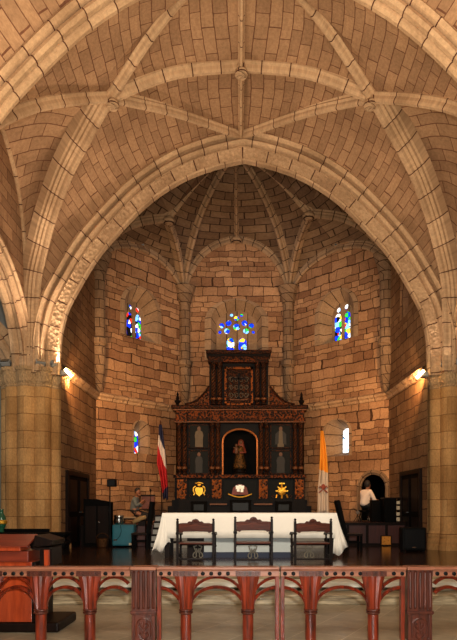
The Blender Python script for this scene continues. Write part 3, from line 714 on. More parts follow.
# ------------------------------------------------------------------ communion rail (D = 7.3)
DR = 7.3; SR_ = F / DR
def rxp(px): return (px - VX) / SR_
def rzp(py): return EYE - (py - VY) / SR_
ZT = rzp(566.5)
def arc2(x0, z0, x1, z1, k=.55):   # quarter-like curve rising from (x0,z0) to (x1,z1)
    out = []
    for i in range(13):
        t = i / 12 * PI / 2; out.append((x0 + (x1 - x0) * (1 - math.cos(t)), z0 + (z1 - z0) * math.sin(t)))
    return out
def strip(mb, pts, w, y0, y1):     # curved bar with a stepped section following pts (x,z)
    rows = []
    for i, (x, z) in enumerate(pts):
        a = Vector(pts[max(i - 1, 0)]); b = Vector(pts[min(i + 1, len(pts) - 1)]); t = (b - a).normalized(); n = Vector((-t.y, t.x))
        pr = [(-w, y1), (-w, y0 + .015), (-w * .5, y0), (0, y0 + .012), (w * .5, y0), (w, y0 + .015), (w, y1)]
        rows.append([Vector((x + n.x * q, y, z + n.y * q)) for q, y in pr])
    mb.grid(rows, closed=True); mb.cap(rows[0], True); mb.cap(rows[-1])
def rail_section(px0, px1, cols, label, stiles=(), ends=(1, 1), virt=()):
    x0, x1 = rxp(px0), rxp(px1); g = 'sections of the red wooden communion rail'
    e = empty('communion_rail', ((x0 + x1) / 2, DR, -.5), label, 'railing', g)
    mb = MB(); mb.box(x0, x1, DR - .1, DR + .1, ZT - .03, ZT); mb.box(x0, x1, DR - .085, DR + .085, ZT - .045, ZT - .03); mb.build('top_rail', M['railtop'], e, bevel=.008)
    mb = MB(); mb.box(x0, x1, DR - .06, DR + .06, ZT - .115, ZT - .045); mb.build('frieze', M['railtop'], e, bevel=.004)
    zc = rzp(609); ztop = ZT - .115; zi = rzp(587)
    for c in cols:
        x = rxp(c)
        if not x0 - .1 < x < x1 + .1: continue
        mb = MB(); rows = []
        for k in range(9):
            t = k / 8; z = zc + (ztop - zc) * t; w = .078 + .07 * t ** 1.6
            n = 24; ring = []
            for q in range(n):
                a = 2 * PI * q / n; fl = 1 - .17 * (q % 2); cx_, sy_ = math.cos(a), math.sin(a)
                m = max(abs(cx_), abs(sy_)); sq = 1 + (1 / m - 1) * .75 * 1
                ring.append(Vector((x + cx_ * sq * w * fl * .95, DR + sy_ * sq * .06 * fl, z)))
            rows.append(ring)
        mb.grid(rows, closed=True); mb.cap(rows[0], True); mb.cap(rows[-1]); mb.build('capital', M['rail'], e)
        mb = MB(); mb.lathe((x, DR, -.5), [(.066, 0), (.066, zc + .5 - .06)], 20); mb.build('column', M['rail'], e, smooth=False)
        mb = MB(); mb.lathe((x, DR, zc), [(.066, -.06), (.085, -.045), (.085, -.03), (.07, -.025), (.085, -.015), (.085, 0), (.07, .008)], 20); mb.build('collar', M['raildark'], e)
        mb = MB(); mb.box(x - .15, x + .15, DR - .07, DR - .058, ZT - .11, ZT - .05)
        for q in range(7):
            xx = x - .13 + q * .042; zz = ZT - .08
            mb.tube([(xx + .014 * math.cos(a), DR - .073, zz + .018 * math.sin(a)) for a in [j * PI / 3 for j in range(6)]], .006, 5)
        mb.build('carved_label', M['raildark'], e)
    pts = sorted(cols)
    stops = [px0 if ends[0] else None] + pts + [px1 if ends[1] else None]
    def arcs(ca, cb):     # between column ca and column/stile cb, two ribs each side
        xa, xb = rxp(ca), rxp(cb); return xa, xb
    allp = sorted(list(cols) + list(virt))
    for a, b in zip(allp, allp[1:]):
        xa, xb = rxp(a) + .055, rxp(b) - .055; xm = (xa + xb) / 2
        for zs, zt, w in ((rzp(600), ztop - .012, .016), (rzp(607), zi, .018)):
            mb = MB(); L = arc2(xa, zs, xm, zt); R = [(2 * xm - x, z) for x, z in L][::-1]
            strip(mb, [p for p in L + R[1:] if x0 + .02 <= p[0] <= x1 - .02], w, DR - .04, DR + .04); mb.build('arch', M['rail'], e)
    if pts:
        for c, edge, sg in ((pts[0], px0, -1), (pts[-1], px1, 1)):
            xa = rxp(c) + sg * .055; xb = rxp(edge); span = abs(xb - xa)
            if span < .08 or (virt and (virt[0] - c) * sg > 0): continue
            full_half = .33
            for zs, zt, w in ((rzp(600), ztop - .012, .016), (rzp(607), zi, .018)):
                L = arc2(xa, zs, xa + sg * full_half, zt); L = [p for p in L if abs(p[0] - xa) <= span - .01]
                if len(L) > 2: mb = MB(); strip(mb, L, w, DR - .04, DR + .04); mb.build('arch', M['rail'], e)
    for s in stiles:
        x = rxp(s); mb = MB(); mb.box(x - .024, x + .024, DR - .045, DR + .045, -.5, ztop); mb.build('stile', M['rail'], e, bevel=.005)
    # dark round studs along the frieze, gathered between the carved labels
    sp = 8.3 / SR_; x = x0 + .05
    while x < x1 - .03:
        if all(abs(x - rxp(c)) > .165 for c in cols):
            mb = MB(); mb.tube([(x, DR - .055, ZT - .08), (x, DR - .072, ZT - .08), (x, DR - .078, ZT - .08)], [.026, .024, .012], 10); mb.build('stud', M['blackmetal'], e)
        x += sp
    return e
rail_section(-22, 131, [-8, 41, 90], 'communion rail section with narrow arches, left of the left fluted post', virt=(139,))
rail_section(157.5, 279, [186, 248], 'left leaf of the middle communion rail gate, in front of left and centre chairs', (159.5, 277))
rail_section(280.5, 404.5, [310.6, 373], 'right leaf of the middle communion rail gate, before the right chair', (282.3, 402))
rail_section(431.5, 500, [472], 'communion rail section right of the right fluted post', virt=(424,))
def fluted_post(pxa, pxb, label):
    x0, x1 = rxp(pxa), rxp(pxb); xc = (x0 + x1) / 2; w = x1 - x0
    e = empty('rail_post', (xc, DR, -.5), label, 'post', 'fluted posts of the communion rail')
    MB().box(x0 - .01, x1 + .01, DR - .12, DR + .12, ZT - .035, ZT + .005).build('cap', M['railtop'], e, bevel=.008)
    zm = rzp(610)
    mb = MB(); mb.box(x0, x1, DR - .07, DR + .1, zm, ZT - .035)
    for k in range(5):
        x = x0 + w * (k + .5) / 5; mb.tube([(x, DR - .072, zm + .03), (x, DR - .085, zm + .05), (x, DR - .085, ZT - .07), (x, DR - .072, ZT - .055)], .016, 8)
    mb.build('fluted_panel', M['raildark'], e)
    mb = MB(); mb.box(x0 - .012, x1 + .012, DR - .1, DR + .1, zm - .03, zm); mb.box(x0 - .004, x1 + .004, DR - .09, DR + .1, zm - .045, zm - .03); mb.build('moulding', M['raildark'], e, bevel=.005)
    mb = MB(); mb.box(x0 + .005, x1 - .005, DR - .06, DR + .1, -.5, zm - .045); mb.box(x0 + .005, x0 + .04, DR - .08, DR - .05, -.5, zm - .05); mb.box(x1 - .04, x1 - .005, DR - .08, DR - .05, -.5, zm - .05)
    mb.build('shaft', M['raildark'], e, bevel=.004)
    mb = MB(); z0 = zm - .09; hw = w / 2 - .06
    mb.tube([(xc - hw, DR - .066, -.45)] + [(xc + hw * math.cos(a), DR - .066, z0 - hw + hw * math.sin(a)) for a in [PI - j * PI / 10 for j in range(11)]] + [(xc + hw, DR - .066, -.45)], .011, 6)
    for s in (-1, 1):
        for k in range(4):
            zz = z0 - .1 - k * .11; mb.tube([(xc, DR - .066, zz - .05), (xc + s * .03, DR - .07, zz - .02), (xc + s * .055, DR - .07, zz + .01), (xc + s * .04, DR - .07, zz + .04), (xc + s * .02, DR - .068, zz + .025)], .011, 6)
    mb.tube([(xc, DR - .066, -.42), (xc, DR - .068, z0 - .04)], .01, 6); mb.build('carved_ornament', M['raildark'], e)
fluted_post(132.5, 156.5, 'fluted dark red post of the rail, left of the three chairs')
fluted_post(406, 430.5, 'fluted dark red post of the rail, right of the three chairs')

# ------------------------------------------------------------------ altar and cloth
DA0, DA1 = 13.2, 14.2; sA = F / DA0
ax0, ax1 = wx(163, DA0), wx(336, DA0); zt = wz(513.3, DA0)
e = empty('altar_table', ((ax0 + ax1) / 2, 13.7, 0), 'wide altar table under the white cloth, pale panel and navy plinth showing below', 'altar')
MB().box(ax0, ax1, DA0, DA1, zt - .07, zt - .008).build('tabletop', M['dark'], e)
for x in (ax0 + .08, ax1 - .08):
    for y in (DA0 + .12, DA1 - .12): MB().box(x - .05, x + .05, y - .05, y + .05, 0, zt - .07).build('leg', M['dark'], e)
MB().box(wx(204, 13.3), wx(291, 13.3), 13.35, 13.95, .12, zt - .07).build('pedestal', M['cloth2'], e)
MB().box(wx(203, 13.3), wx(292, 13.3), 13.3, 13.98, 0, .12).build('plinth', M['navy'], e)
MB().box(wx(186, 13.3), wx(203, 13.3), 13.6, 13.64, 0, zt - .4).build('gap_shade_panel', M['dark'], e)  # dark sheet imitating the shade in the open gap under the table
def tablecloth():
    mb = MB(); zf = wz(538, DA0)
    # top
    n = 60; xs = [ax0 - .01 + (ax1 - ax0 + .02) * k / n for k in range(n + 1)]
    rows = []
    def fold(x, t): return .012 * t * math.sin(x * 9) + .008 * t * math.sin(x * 23 + 1)
    for t in (0, .15, .4, .7, 1.0): rows.append([Vector((x, DA0 - .015 - .01 * t + fold(x, t), zt - (zt - zf) * t)) for x in xs])
    rows = rows[::-1]; rows.append([Vector((x, DA0 + .02, zt + .004)) for x in xs]); rows.append([Vector((x, DA1 - .02, zt + .004)) for x in xs])
    for t in (.1, .6, 1): rows.append([Vector((x, DA1 + .012 + fold(x + 2, t) + .005, zt - .45 * t)) for x in xs])
    mb.grid(rows)
    # ends: hang lower, flared in folds, pointed front corners
    for s, xe in ((-1, ax0), (1, ax1)):
        m = 40; er = []
        for t in (0, .1, .3, .5, .75, 1.0):
            row = []
            for k in range(m + 1):
                v = k / m
                y = DA0 - .015 + v * (DA1 - DA0 + .03)
                corner = max(0, 1 - v * 5)
                low = (.12 if s < 0 else .2) + .16 * abs(math.sin(v * 9)) * (1 - corner)
                if s < 0: flare = .05 + .2 * corner; zb = .06 + .1 * abs(math.sin(v * 11))
                else: flare = .05 + .2 * max(0, 1 - v * 4); zb = .24 + .55 * 0 - .16 * min(1, v * 3) + .06 * math.sin(v * 14)
                x = xe + s * (.012 + flare * t ** 1.2 + .03 * t * math.sin(v * 24))
                row.append(Vector((x, y, zt + .004 - (zt - zb) * t)))
            er.append(row)
        mb.grid(er)
        # front corner piece that wraps round onto the front
        fr = []
        for t in (0, .1, .3, .5, .75, 1.0):
            row = []
            for k in range(13):
                v = k / 12; wdt = (.17 if s < 0 else .07)
                flare = .25; zb = (.1 + .2 * v + .07 * math.sin(v * 9)) if s < 0 else (.24 - .17 * min(1, v * 1.6) + .03 * math.sin(v * 8))
                xo = xe + s * (.012 + flare * t ** 1.2); xi = xe - s * (wdt * (.3 + .7 * t))
                x = xo + (xi - xo) * v
                row.append(Vector((x, DA0 - .02 - .05 * t * math.sin(v * PI * 1.0) - .02 * t * math.sin(v * 19), zt + .004 - (zt - zb) * t)))
            fr.append(row)
        mb.grid(fr)
    o = mb.build('altar_cloth', M['cloth'], smooth=True)
    so = o.modifiers.new('thick', 'SOLIDIFY'); so.thickness = .005; so.offset = 1
    return tag(o, 'long white cloth draped over the altar, corners hanging at both ends', 'tablecloth')
tablecloth()

# ------------------------------------------------------------------ three armchairs before the altar
def armchair(e):
    P = M['chairwood']; Dk = M['chairdark']; w = .36
    for x in (-w, w):
        MB().box(x - .024, x + .024, -.03, .02, 0, .84).build('back_leg', Dk, e, bevel=.005)
        mb = MB(); mb.box(x - .022, x + .022, .46, .51, 0, .28); mb.lathe((x, .485, .28), [(.02, 0), (.032, .03), (.02, .08), (.026, .15), (.018, .24), (.03, .29)], 10); mb.build('front_leg', Dk, e)
        mb = MB(); mb.prism([(-.03, .57), (.2, .575), (.45, .57), (.58, .54), (.6, .56), (.5, .605), (.2, .61), (-.03, .605)], 'x', x - .035, x + .035); mb.build('armrest', Dk, e, bevel=.006)
        MB().box(x - .012, x + .012, .02, .47, .1, .15).build('side_stretcher', Dk, e)
        mb = MB(); mb.ball((x, -.005, .865), .026, 6); mb.build('finial', Dk, e)
    pts = [(-.335, .62), (-.27, .60), (-.24, .625), (0, .63), (.24, .625), (.27, .60), (.335, .62), (.335, .79)] + [(.25, .80), (.17, .80), (.13, .835), (.08, .83), (.05, .87), (0, .885), (-.05, .87), (-.08, .83), (-.13, .835), (-.17, .80), (-.25, .80), (-.335, .79)]
    br = MB().prism(pts, 'y', -.02, .012).build('backrest', P, e, bevel=.006)
    mb = MB()
    for s in (-1, 1): mb.tube([(s * .01, -.026, .80), (s * .05, -.03, .82), (s * .08, -.03, .80), (s * .06, -.03, .78), (s * .14, -.026, .765), (s * .28, -.024, .76)], .008, 6)
    mb.ball((0, -.026, .84), .022, 6, 1, .5); mb.build('carving', P, br)
    mb = MB(); mb.box(-.34, .34, -.02, .52, .375, .405); mb.build('seat', P, e, bevel=.008)
    mb = MB(); mb.box(-.335, .335, .47, .5, .32, .375); mb.build('apron', Dk, e)
    mb = MB()
    for s in (-1, 1):
        q = [(.02, .32), (.085, .30), (.06, .24), (.04, .2), (.09, .15), (.1, .1), (.06, .06), (.03, .1), (.035, .15), (0.01, .2), (.03, .26)]
        mb.tube([(s * x, .475, z) for x, z in q], .014, 6)
    mb.box(-.12, .12, .46, .49, .03, .06); mb.build('carved_stretcher', M['greymarble'] if False else plain('pale_carved_wood', (150, 140, 118), .5), e)
    MB().box(-.335, .335, -.02, .02, .06, .095).build('back_stretcher', Dk, e)
g = 'armchairs in front of the altar'
e0 = empty('armchair', (0, 0, 0), 'dark carved armchair before the altar, leftmost of three', 'chair', g); armchair(e0)
cD = 12.0
labs = ['dark carved wooden armchair before the left end of the altar', 'dark carved wooden armchair in the middle, before the altar centre', 'dark carved wooden armchair before the right end of the altar cloth']
for k, px in enumerate((195.5, 253.5, 313)):
    c = e0 if k == 0 else copy_tree(e0)
    D = 12.0 if k != 1 else 11.8
    c.location = (wx(px, D), D, 0); c['label'] = labs[k]; c.scale = (1, 1, 1.05) if k == 1 else (1, 1, 1); c.rotation_euler = (0, 0, (-.03, 0, .05)[k])

# ------------------------------------------------------------------ retable
RD_ = 21.1; ZR = .9
def rx(px): return wx(px, RD_)
def rz(py): return wz(py, RD_)
R = empty('altarpiece', (rx(239), RD_ + .4, ZR), 'tall dark carved altarpiece with gilt trim, paintings and arched central niche', 'altarpiece')
yb = RD_ + .7
def rbox(nm, x0, x1, y_top, y_bot, mat, d0=0, d1=None, bevel=0, par=R):
    return MB().box(rx(x0), rx(x1), RD_ + d0, yb if d1 is None else RD_ + d1, rz(y_bot), rz(y_top)).build(nm, mat, par, bevel=bevel)
# base steps
rbox('base_step', 168, 311, 506, 514, M['retdark'], -.1); rbox('base_step', 172, 307, 500, 506, M['retdark'], -.05)
# predella with dark panels
rbox('predella', 174.5, 305, 478, 500, M['canvas'], .12)
for a, b in ((177, 186.5), (212, 221.5), (259, 267.5), (295, 303.5)):
    p = rbox('carved_pilaster', a - 1, b + 1, 477.5, 500, M['retdark'], .03, .2); rbox('gilt_panel', a, b, 479.5, 498.5, M['gildpanel'], .0, .04, par=p)
    mb = MB(); xc = (rx(a) + rx(b)) / 2
    for z0 in (rz(484), rz(494)):
        for s in (-1, 1): mb.tube([(xc, RD_ - .01, z0 - .12), (xc + s * .08, RD_ - .02, z0 - .04), (xc + s * .06, RD_ - .02, z0 + .06), (xc, RD_ - .01, z0 + .02), (xc + s * .02, RD_ - .01, z0 + .12)], .014, 6)
    mb.build('gilt_scroll', M['goldtrim'], p)
rbox('ledge', 173.5, 306, 474.8, 478, M['gild'], -.06)
# main order: backing and divided frames (niche left open)
nx0, nx1 = 222.5, 257.5
hole = [(rx(nx0), rz(474.8)), (rx(nx0), rz(441))] + [(rx(240) - (rx(nx1) - rx(nx0)) / 2 * math.cos(PI * k / 14), rz(441) + (rz(428.5) - rz(441)) * math.sin(PI * k / 14)) for k in range(1, 14)] + [(rx(nx1), rz(441)), (rx(nx1), rz(474.8))]
def flat_plate(nm, outline, holes, y0, y1, mat, par):
    loops = [outline] + holes; pts = [p for l in loops for p in l]; tri = tessellate_polygon([[Vector((p[0], p[1], 0)) for p in l] for l in loops]); mb = MB()
    for y in (y0, y1):
        i = len(mb.v); mb.v += [(x, y, z) for x, z in pts]
        for t in tri: mb.f.append([i + k for k in t]); mb.uv.append([(0, 0)] * 3)
    for l in loops:
        for k in range(len(l)):
            a, b = l[k], l[(k + 1) % len(l)]; mb.poly([(a[0], y0, a[1]), (b[0], y0, b[1]), (b[0], y1, b[1]), (a[0], y1, a[1])])
    return mb.build(nm, mat, par)
x0_, x1_, zb_, zt_ = rx(175.5), rx(304.5), rz(475), rz(421)
outl = [(x0_, zb_), (hole[0][0], zb_)] + hole[1:-1] + [(hole[-1][0], zb_), (x1_, zb_), (x1_, zt_), (x0_, zt_)]
flat_plate('main_panel', outl, [], RD_ + .2, RD_ + .28, M['retdark'], R)
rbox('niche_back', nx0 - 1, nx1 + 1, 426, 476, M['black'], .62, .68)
rbox('side_wall', 175.5, 177, 421, 475, M['retdark'], .2); rbox('side_wall', 303, 304.5, 421, 475, M['retdark'], .2)
MB().tube([(x, RD_ + .17, z) for x, z in hole], .035, 8).build('niche_arch_frame', plain('gilt_arch', (176, 110, 60), .4, .4, n_amt=.3, n_scale=20), R)
def turned(px, ytop, ybot, nm='column', w=2.2, parent=R, d=.1, gild=True):
    zb, zt2 = rz(ybot), rz(ytop); h = zt2 - zb; r = w / 28.4 * .92
    mb = MB(); prof = [(r * 1.25, 0), (r * 1.25, .03 * h), (r * .9, .05 * h), (r * 1.35, .1 * h), (r * 1.3, .16 * h), (r * .9, .2 * h), (r, .22 * h), (r * 1.05, .5 * h), (r * .85, .53 * h), (r * 1.1, .56 * h), (r * .9, .88 * h), (r * 1.3, .93 * h), (r * 1.3, .96 * h), (r * 1.45, h)]
    mb.lathe((rx(px), RD_ + d, zb), prof, 12)
    c = mb.build(nm, M['gilddark'], parent)
    if gild:
        mb = MB(); mb.lathe((rx(px), RD_ + d, zb), [(r * 1.0, .09 * h), (r * 1.45, .11 * h), (r * 1.45, .15 * h), (r * 1.0, .17 * h)], 12); mb.build('gilt_band', M['goldtrim'], c)
        mb = MB()
        for k in range(4):
            a0 = k * PI / 2
            mb.tube([(rx(px) + r * 1.03 * math.cos(a0 + q * .5), RD_ + d + r * 1.03 * math.sin(a0 + q * .5), zb + h * (.24 + q * .026)) for q in range(24)], .01, 5)
        mb.build('gilt_spiral', M['goldtrim'], c)
for px in (179, 184.3, 212.2, 217.8, 261.2, 266.8, 295.3, 301): turned(px, 423, 474.5)
# paintings
for (a, b, t, bt, kind) in ((188.5, 209, 424, 448, 0), (188.5, 209, 450, 474, 1), (270.5, 291.5, 424, 448, 2), (270.5, 291.5, 450, 474, 3)):
    fr = rbox('painting', a, b, t, bt, M['canvas'], .15, .2)
    mb = MB(); X0_, X1_, Z0, Z1 = rx(a), rx(b), rz(bt), rz(t); f_ = .03
    for bx in ((X0_, X1_, Z0, Z0 + f_), (X0_, X1_, Z1 - f_, Z1), (X0_, X0_ + f_, Z0, Z1), (X1_ - f_, X1_, Z0, Z1)): mb.box(bx[0], bx[1], RD_ + .12, RD_ + .16, bx[2], bx[3])
    mb.build('frame', M['gilddark'], fr)
    xc = (X0_ + X1_) / 2; h = Z1 - Z0; hm = M['habit_pale'] if kind in (0, 2) else M['habit_dark']; ww = (1, .9, .8, 1)[kind]
    q = [(-.2, .06), (.2, .06), (.19, .4), (.22, .55), (.17, .7), (.06, .76), (-.06, .76), (-.17, .7), (-.22, .55), (-.19, .4)]
    MB().prism([(xc + x * ww * .7, Z0 + z * h) for x, z in q], 'y', RD_ + .135, RD_ + .149).build('painted_habit', hm, fr)
    if kind == 2:
        for s in (-1, 1): MB().prism([(xc + s * .08, Z0 + .2 * h), (xc + s * .2, Z0 + .15 * h), (xc + s * .19, Z0 + .6 * h), (xc + s * .06, Z0 + .75 * h)], 'y', RD_ + .13, RD_ + .14).build('painted_cloak', M['habit_dark'], fr)
    mb = MB(); mb.ball((xc, RD_ + .142, Z0 + .83 * h), .07, 8, .9, .1, 1.15); mb.build('painted_face', M['paintskin'], fr)
# entablature
rbox('architrave', 174, 305.5, 418.5, 422, M['gilddark'], -.05); rbox('frieze', 175.5, 304, 409.5, 418.5, M['gild'], .03)
rbox('cornice', 171.5, 308, 405.5, 409.5, M['gilddark'], -.16, bevel=.03); rbox('cornice_trim', 173, 306.5, 409.3, 410.5, M['goldtrim'], -.1)
rbox('architrave_trim', 174.5, 305, 421.6, 422.6, M['goldtrim'], -.07)
for a, b in ((176, 187), (210.5, 220.5), (259, 269), (293, 304)): rbox('frieze_block', a, b, 409.8, 422, M['gild'], -.08, .1, bevel=.02)
# finials over the outer columns
for px in (177.3, 301.7):
    MB().lathe((rx(px), RD_ + .1, rz(405.5)), [(.1, 0), (.1, .03), (.05, .06), (.09, .12), (.11, .17), (.05, .23), (.07, .27), (.045, .32), (.03, .37), (.05, .4), (.03, .44), (.005, .5)], 12).build('finial', M['retdark'], R)
# concave wings
for s in (-1, 1):
    pts = [(0, 0)]
    c = 239.0
    outer, inner = (184.5, 209) if s < 0 else (295, 270)
    arc = []
    for k in range(13):
        t = k / 12; arc.append((rx(outer + (inner - outer) * t), rz(405.5 - (2 + 18 * t ** 2.1))))
    arc = [(arc[0][0], rz(405.5))] + arc + [(arc[-1][0], rz(405.5))]
    w_ = MB().prism(arc, 'y', RD_ + .12, RD_ + .3).build('scrolled_wing', M['gild'], R)
    MB().tube([(x, RD_ + .14, z) for x, z in arc[1:-1]], .045, 7).build('wing_rim', M['gilddark'], w_)
    mb = MB()
    for k in range(6):
        t = .2 + k * .14; x = rx(outer + (inner - outer) * t); z = rz(405.5 - (2 + 18 * t ** 2.1) * .45); rr = .03 + .06 * t
        mb.tube([(x + rr * math.cos(a) * (1 - a / 9), RD_ + .11, z + rr * math.sin(a) * (1 - a / 9)) for a in [j * .7 for j in range(9)]], .014, 5)
    mb.build('wing_scroll', M['goldtrim'], w_)
# attic
rbox('attic', 209, 268.5, 361, 405.5, M['retdark'], .2)
for px in (213.5, 219.5, 257.5, 263.8): turned(px, 362, 404, w=2.4, d=.1)
rbox('attic_cornice', 206, 271, 350.5, 354.5, M['gilddark'], -.14, bevel=.03); rbox('attic_cornice', 207.5, 269.5, 354.3, 356.5, M['retdark'], -.08)
rbox('attic_frieze', 209, 268, 356.5, 362, M['gild'], .0); rbox('attic_cornice', 208, 223, 356, 362.5, M['gilddark'], -.04, .3); rbox('attic_cornice', 255, 269, 356, 362.5, M['gilddark'], -.04, .3)
p = rbox('attic_panel', 227, 250.5, 369, 403, M['gilddark'], .14, .22)
mb = MB(); X0_, X1_, Z0, Z1 = rx(224.5), rx(253), rz(405), rz(366.5); f_ = .075
for bx in ((X0_, X1_, Z0, Z0 + f_), (X0_, X1_, Z1 - f_, Z1), (X0_, X0_ + f_, Z0, Z1), (X1_ - f_, X1_, Z0, Z1)): mb.box(bx[0], bx[1], RD_ + .05, RD_ + .2, bx[2], bx[3])
mb.build('panel_frame', M['gildpanel'], p)
xc = rx(238.8)
M['silver'] = plain('dull_silver', (84, 70, 50), .4, .5)
for s in (-1, 1):
    for zc_, rr in ((rz(379), .11), (rz(387), .1), (rz(395), .11)):
        for s2 in (.09, .27):
            mb = MB(); mb.tube([(xc + s * (s2 + rr * .8 * math.cos(a) * (1 - a / 12)), RD_ + .12, zc_ + rr * math.sin(a) * (1 - a / 12)) for a in [j * .75 for j in range(11)]], .013, 5); mb.build('scroll', M['silver'], p)
mb = MB(); mb.box(xc - .03, xc + .03, RD_ + .08, RD_ + .12, rz(398.5), rz(372)); mb.box(xc - .24, xc + .24, RD_ + .08, RD_ + .12, rz(379), rz(377)); mb.build('cross', M['retdark'], p)
MB().prism([(xc - .3, rz(400)), (xc + .3, rz(400)), (xc + .33, rz(398.5)), (xc + .1, rz(399.2)), (xc - .1, rz(399.2)), (xc - .33, rz(398.5))], 'y', RD_ + .02, RD_ + .14).build('panel_sill', M['goldtrim'], p)
# gold emblems and swag on the predella
def emblem(px, py, kind):
    xc, zc = rx(px), rz(py); y = RD_ + .1; mb = MB()
    if kind == 'crest':
        mb.prism([(xc + x, zc + z) for x, z in [(-.12, .11), (.12, .11), (.14, .02), (.11, -.11), (0, -.2), (-.11, -.11), (-.14, .02)]], 'y', y - .03, y + .02)
        for s in (-1, 1): mb.tube([(xc + s * .12, y - .02, zc + .16), (xc + s * .2, y - .02, zc + .1), (xc + s * .21, y - .02, zc), (xc + s * .16, y - .02, zc - .1), (xc + s * .2, y - .02, zc - .16)], .025, 6)
        mb.tube([(xc - .14, y - .02, zc + .25), (xc, y - .04, zc + .29), (xc + .14, y - .02, zc + .25)], .02, 6); mb.ball((xc, y - .02, zc + .2), .06, 6, 1.2, .5)
    else:
        mb.ball((xc, y - .01, zc), .15, 8, 1, .3)
        mb.tube([(xc, y - .02, zc - .26), (xc, y - .02, zc + .26)], .035, 6); mb.tube([(xc - .22, y - .02, zc), (xc + .22, y - .02, zc)], .035, 6)
        for s in (-1, 1):
            mb.tube([(xc + s * .15, y - .02, zc + .15), (xc + s * .06, y - .02, zc + .08)], .03, 6); mb.tube([(xc + s * .16, y - .02, zc - .12), (xc + s * .2, y - .02, zc - .24)], .03, 6)
        mb.box(xc - .1, xc + .1, y - .04, y, zc + .24, zc + .29)
    o = mb.build('gold_emblem', M['gold'], R)
    mb = MB()
    for s in (-1, 1):
        mb.tube([(xc + s * .3, y - .01, zc - .24), (xc + s * .36, y - .01, zc - .17), (xc + s * .3, y - .01, zc - .13), (xc + s * .27, y - .01, zc - .18)], .012, 5)
    mb.build('gilt_spray', M['goldtrim'], o)
emblem(199, 490.5, 'crest'); emblem(282, 491, 'ray')
xc, zc = rx(240), rz(489); y = RD_ + .1
mb = MB(); mb.prism([(xc + x, zc + z) for x, z in [(-.3, -.2), (.3, -.2), (.24, .05), (.1, .16), (-.1, .16), (-.24, .05)]], 'y', y - .02, y + .02); o = mb.build('dark_red_field', M['redpaint'], R)
mb = MB()
for x, z, a, b in ((-.1, .06, .05, .06), (.0, .08, .05, .07), (.1, .06, .05, .06), (-.06, -.04, .05, .05), (.07, -.05, .05, .06)): mb.box(xc + x - a, xc + x + a, y - .05, y - .01, zc + z - b, zc + z + b)
mb.build('white_cross_emblem', plain('silver_white', (230, 225, 205), .35, .3), o)
mb = MB(); mb.tube([(xc - .42 + .07 * k, y - .06, zc - .17 - .12 * math.sin(PI * k / 12)) for k in range(13)], .025, 7)
mb.build('gold_swag', M['gold'], R)
# candle shelves / small tabernacle boxes at the foot
for a, b, t in ((191.5, 207, 501.5), (230, 251, 500), (275, 291, 501.5)):
    bx = rbox('plinth_box', a, b, t, 513, M['black'], -.28, -.1, bevel=.01)
    mb = MB(); mb.box(rx(a) + .1, rx(b) - .1, RD_ - .3, RD_ - .275, rz(510.5), rz(t + 3)); mb.build('box_panel', plain('dark_slate_panel', (24, 27, 26), .4, spec=.2), bx)
    MB().box(rx(a) - .02, rx(b) + .02, RD_ - .3, RD_ - .08, rz(t), rz(t - .8)).build('box_lid', M['retdark'], bx)
for a, b in ((210, 227), (254, 272)): rbox('low_shelf', a, b, 503.5, 505, M['goldtrim'], -.2, -.06)

# statue in the niche (seated robed figure with child)
sx_, sz_ = rx(239.7), rz(474.8)
S = empty('statue', (sx_, RD_ + .42, sz_), 'small painted statue of a robed woman holding a child, inside the arched niche', 'statue')
mb = MB(); mb.lathe((sx_, RD_ + .42, sz_), [(.3, 0), (.3, .06), (.22, .1), (.24, .2), (.26, .22)], 14); mb.build('pedestal', M['retdark'], S)
mb = MB(); mb.lathe((sx_, RD_ + .42, sz_ + .22), [(.24, 0), (.25, .1), (.2, .3), (.16, .5), (.15, .62), (.17, .72), (.13, .82), (.06, .87), (.04, .9)], 18, 1, .75, .1); mb.build('robe', gilded('painted_robe', (20, 22, 16), (100, 70, 36), 18, .6, .15), S, smooth=True)
mb = MB(); mb.ball((sx_ + .04, RD_ + .4, sz_ + 1.18), .075, 8, .9, .9, 1.2); mb.ball((sx_ + .04, RD_ + .33, sz_ + 1.18), .015, 5); mb.build('head', M['paintskin'], S, smooth=True)
mb = MB(); mb.lathe((sx_ + .04, RD_ + .43, sz_ + .9), [(.16, 0), (.13, .15), (.1, .3), (.08, .36), (.01, .4)], 12, 1, .6); mb.build('veil', M['redpaint'], S, smooth=True)
mb = MB()
for s in (-1, 1): mb.tube([(sx_ + s * .15, RD_ + .42, sz_ + .98), (sx_ + s * .2, RD_ + .35, sz_ + .82), (sx_ - .04 + s * .04, RD_ + .25, sz_ + .8)], [.05, .045, .03], 8)
mb.build('arms', M['redpaint'], S, smooth=True)
mb = MB(); mb.lathe((sx_ - .12, RD_ + .27, sz_ + .74), [(.02, 0), (.07, .04), (.06, .16), (.07, .22), (.03, .27)], 10); mb.ball((sx_ - .12, RD_ + .26, sz_ + 1.06), .05, 6, .9, .9, 1.15)
mb.tube([(sx_ - .12, RD_ + .26, sz_ + .95), (sx_ - .22, RD_ + .24, sz_ + 1.0)], .02, 6); mb.build('child', M['paintskin'], S, smooth=True)

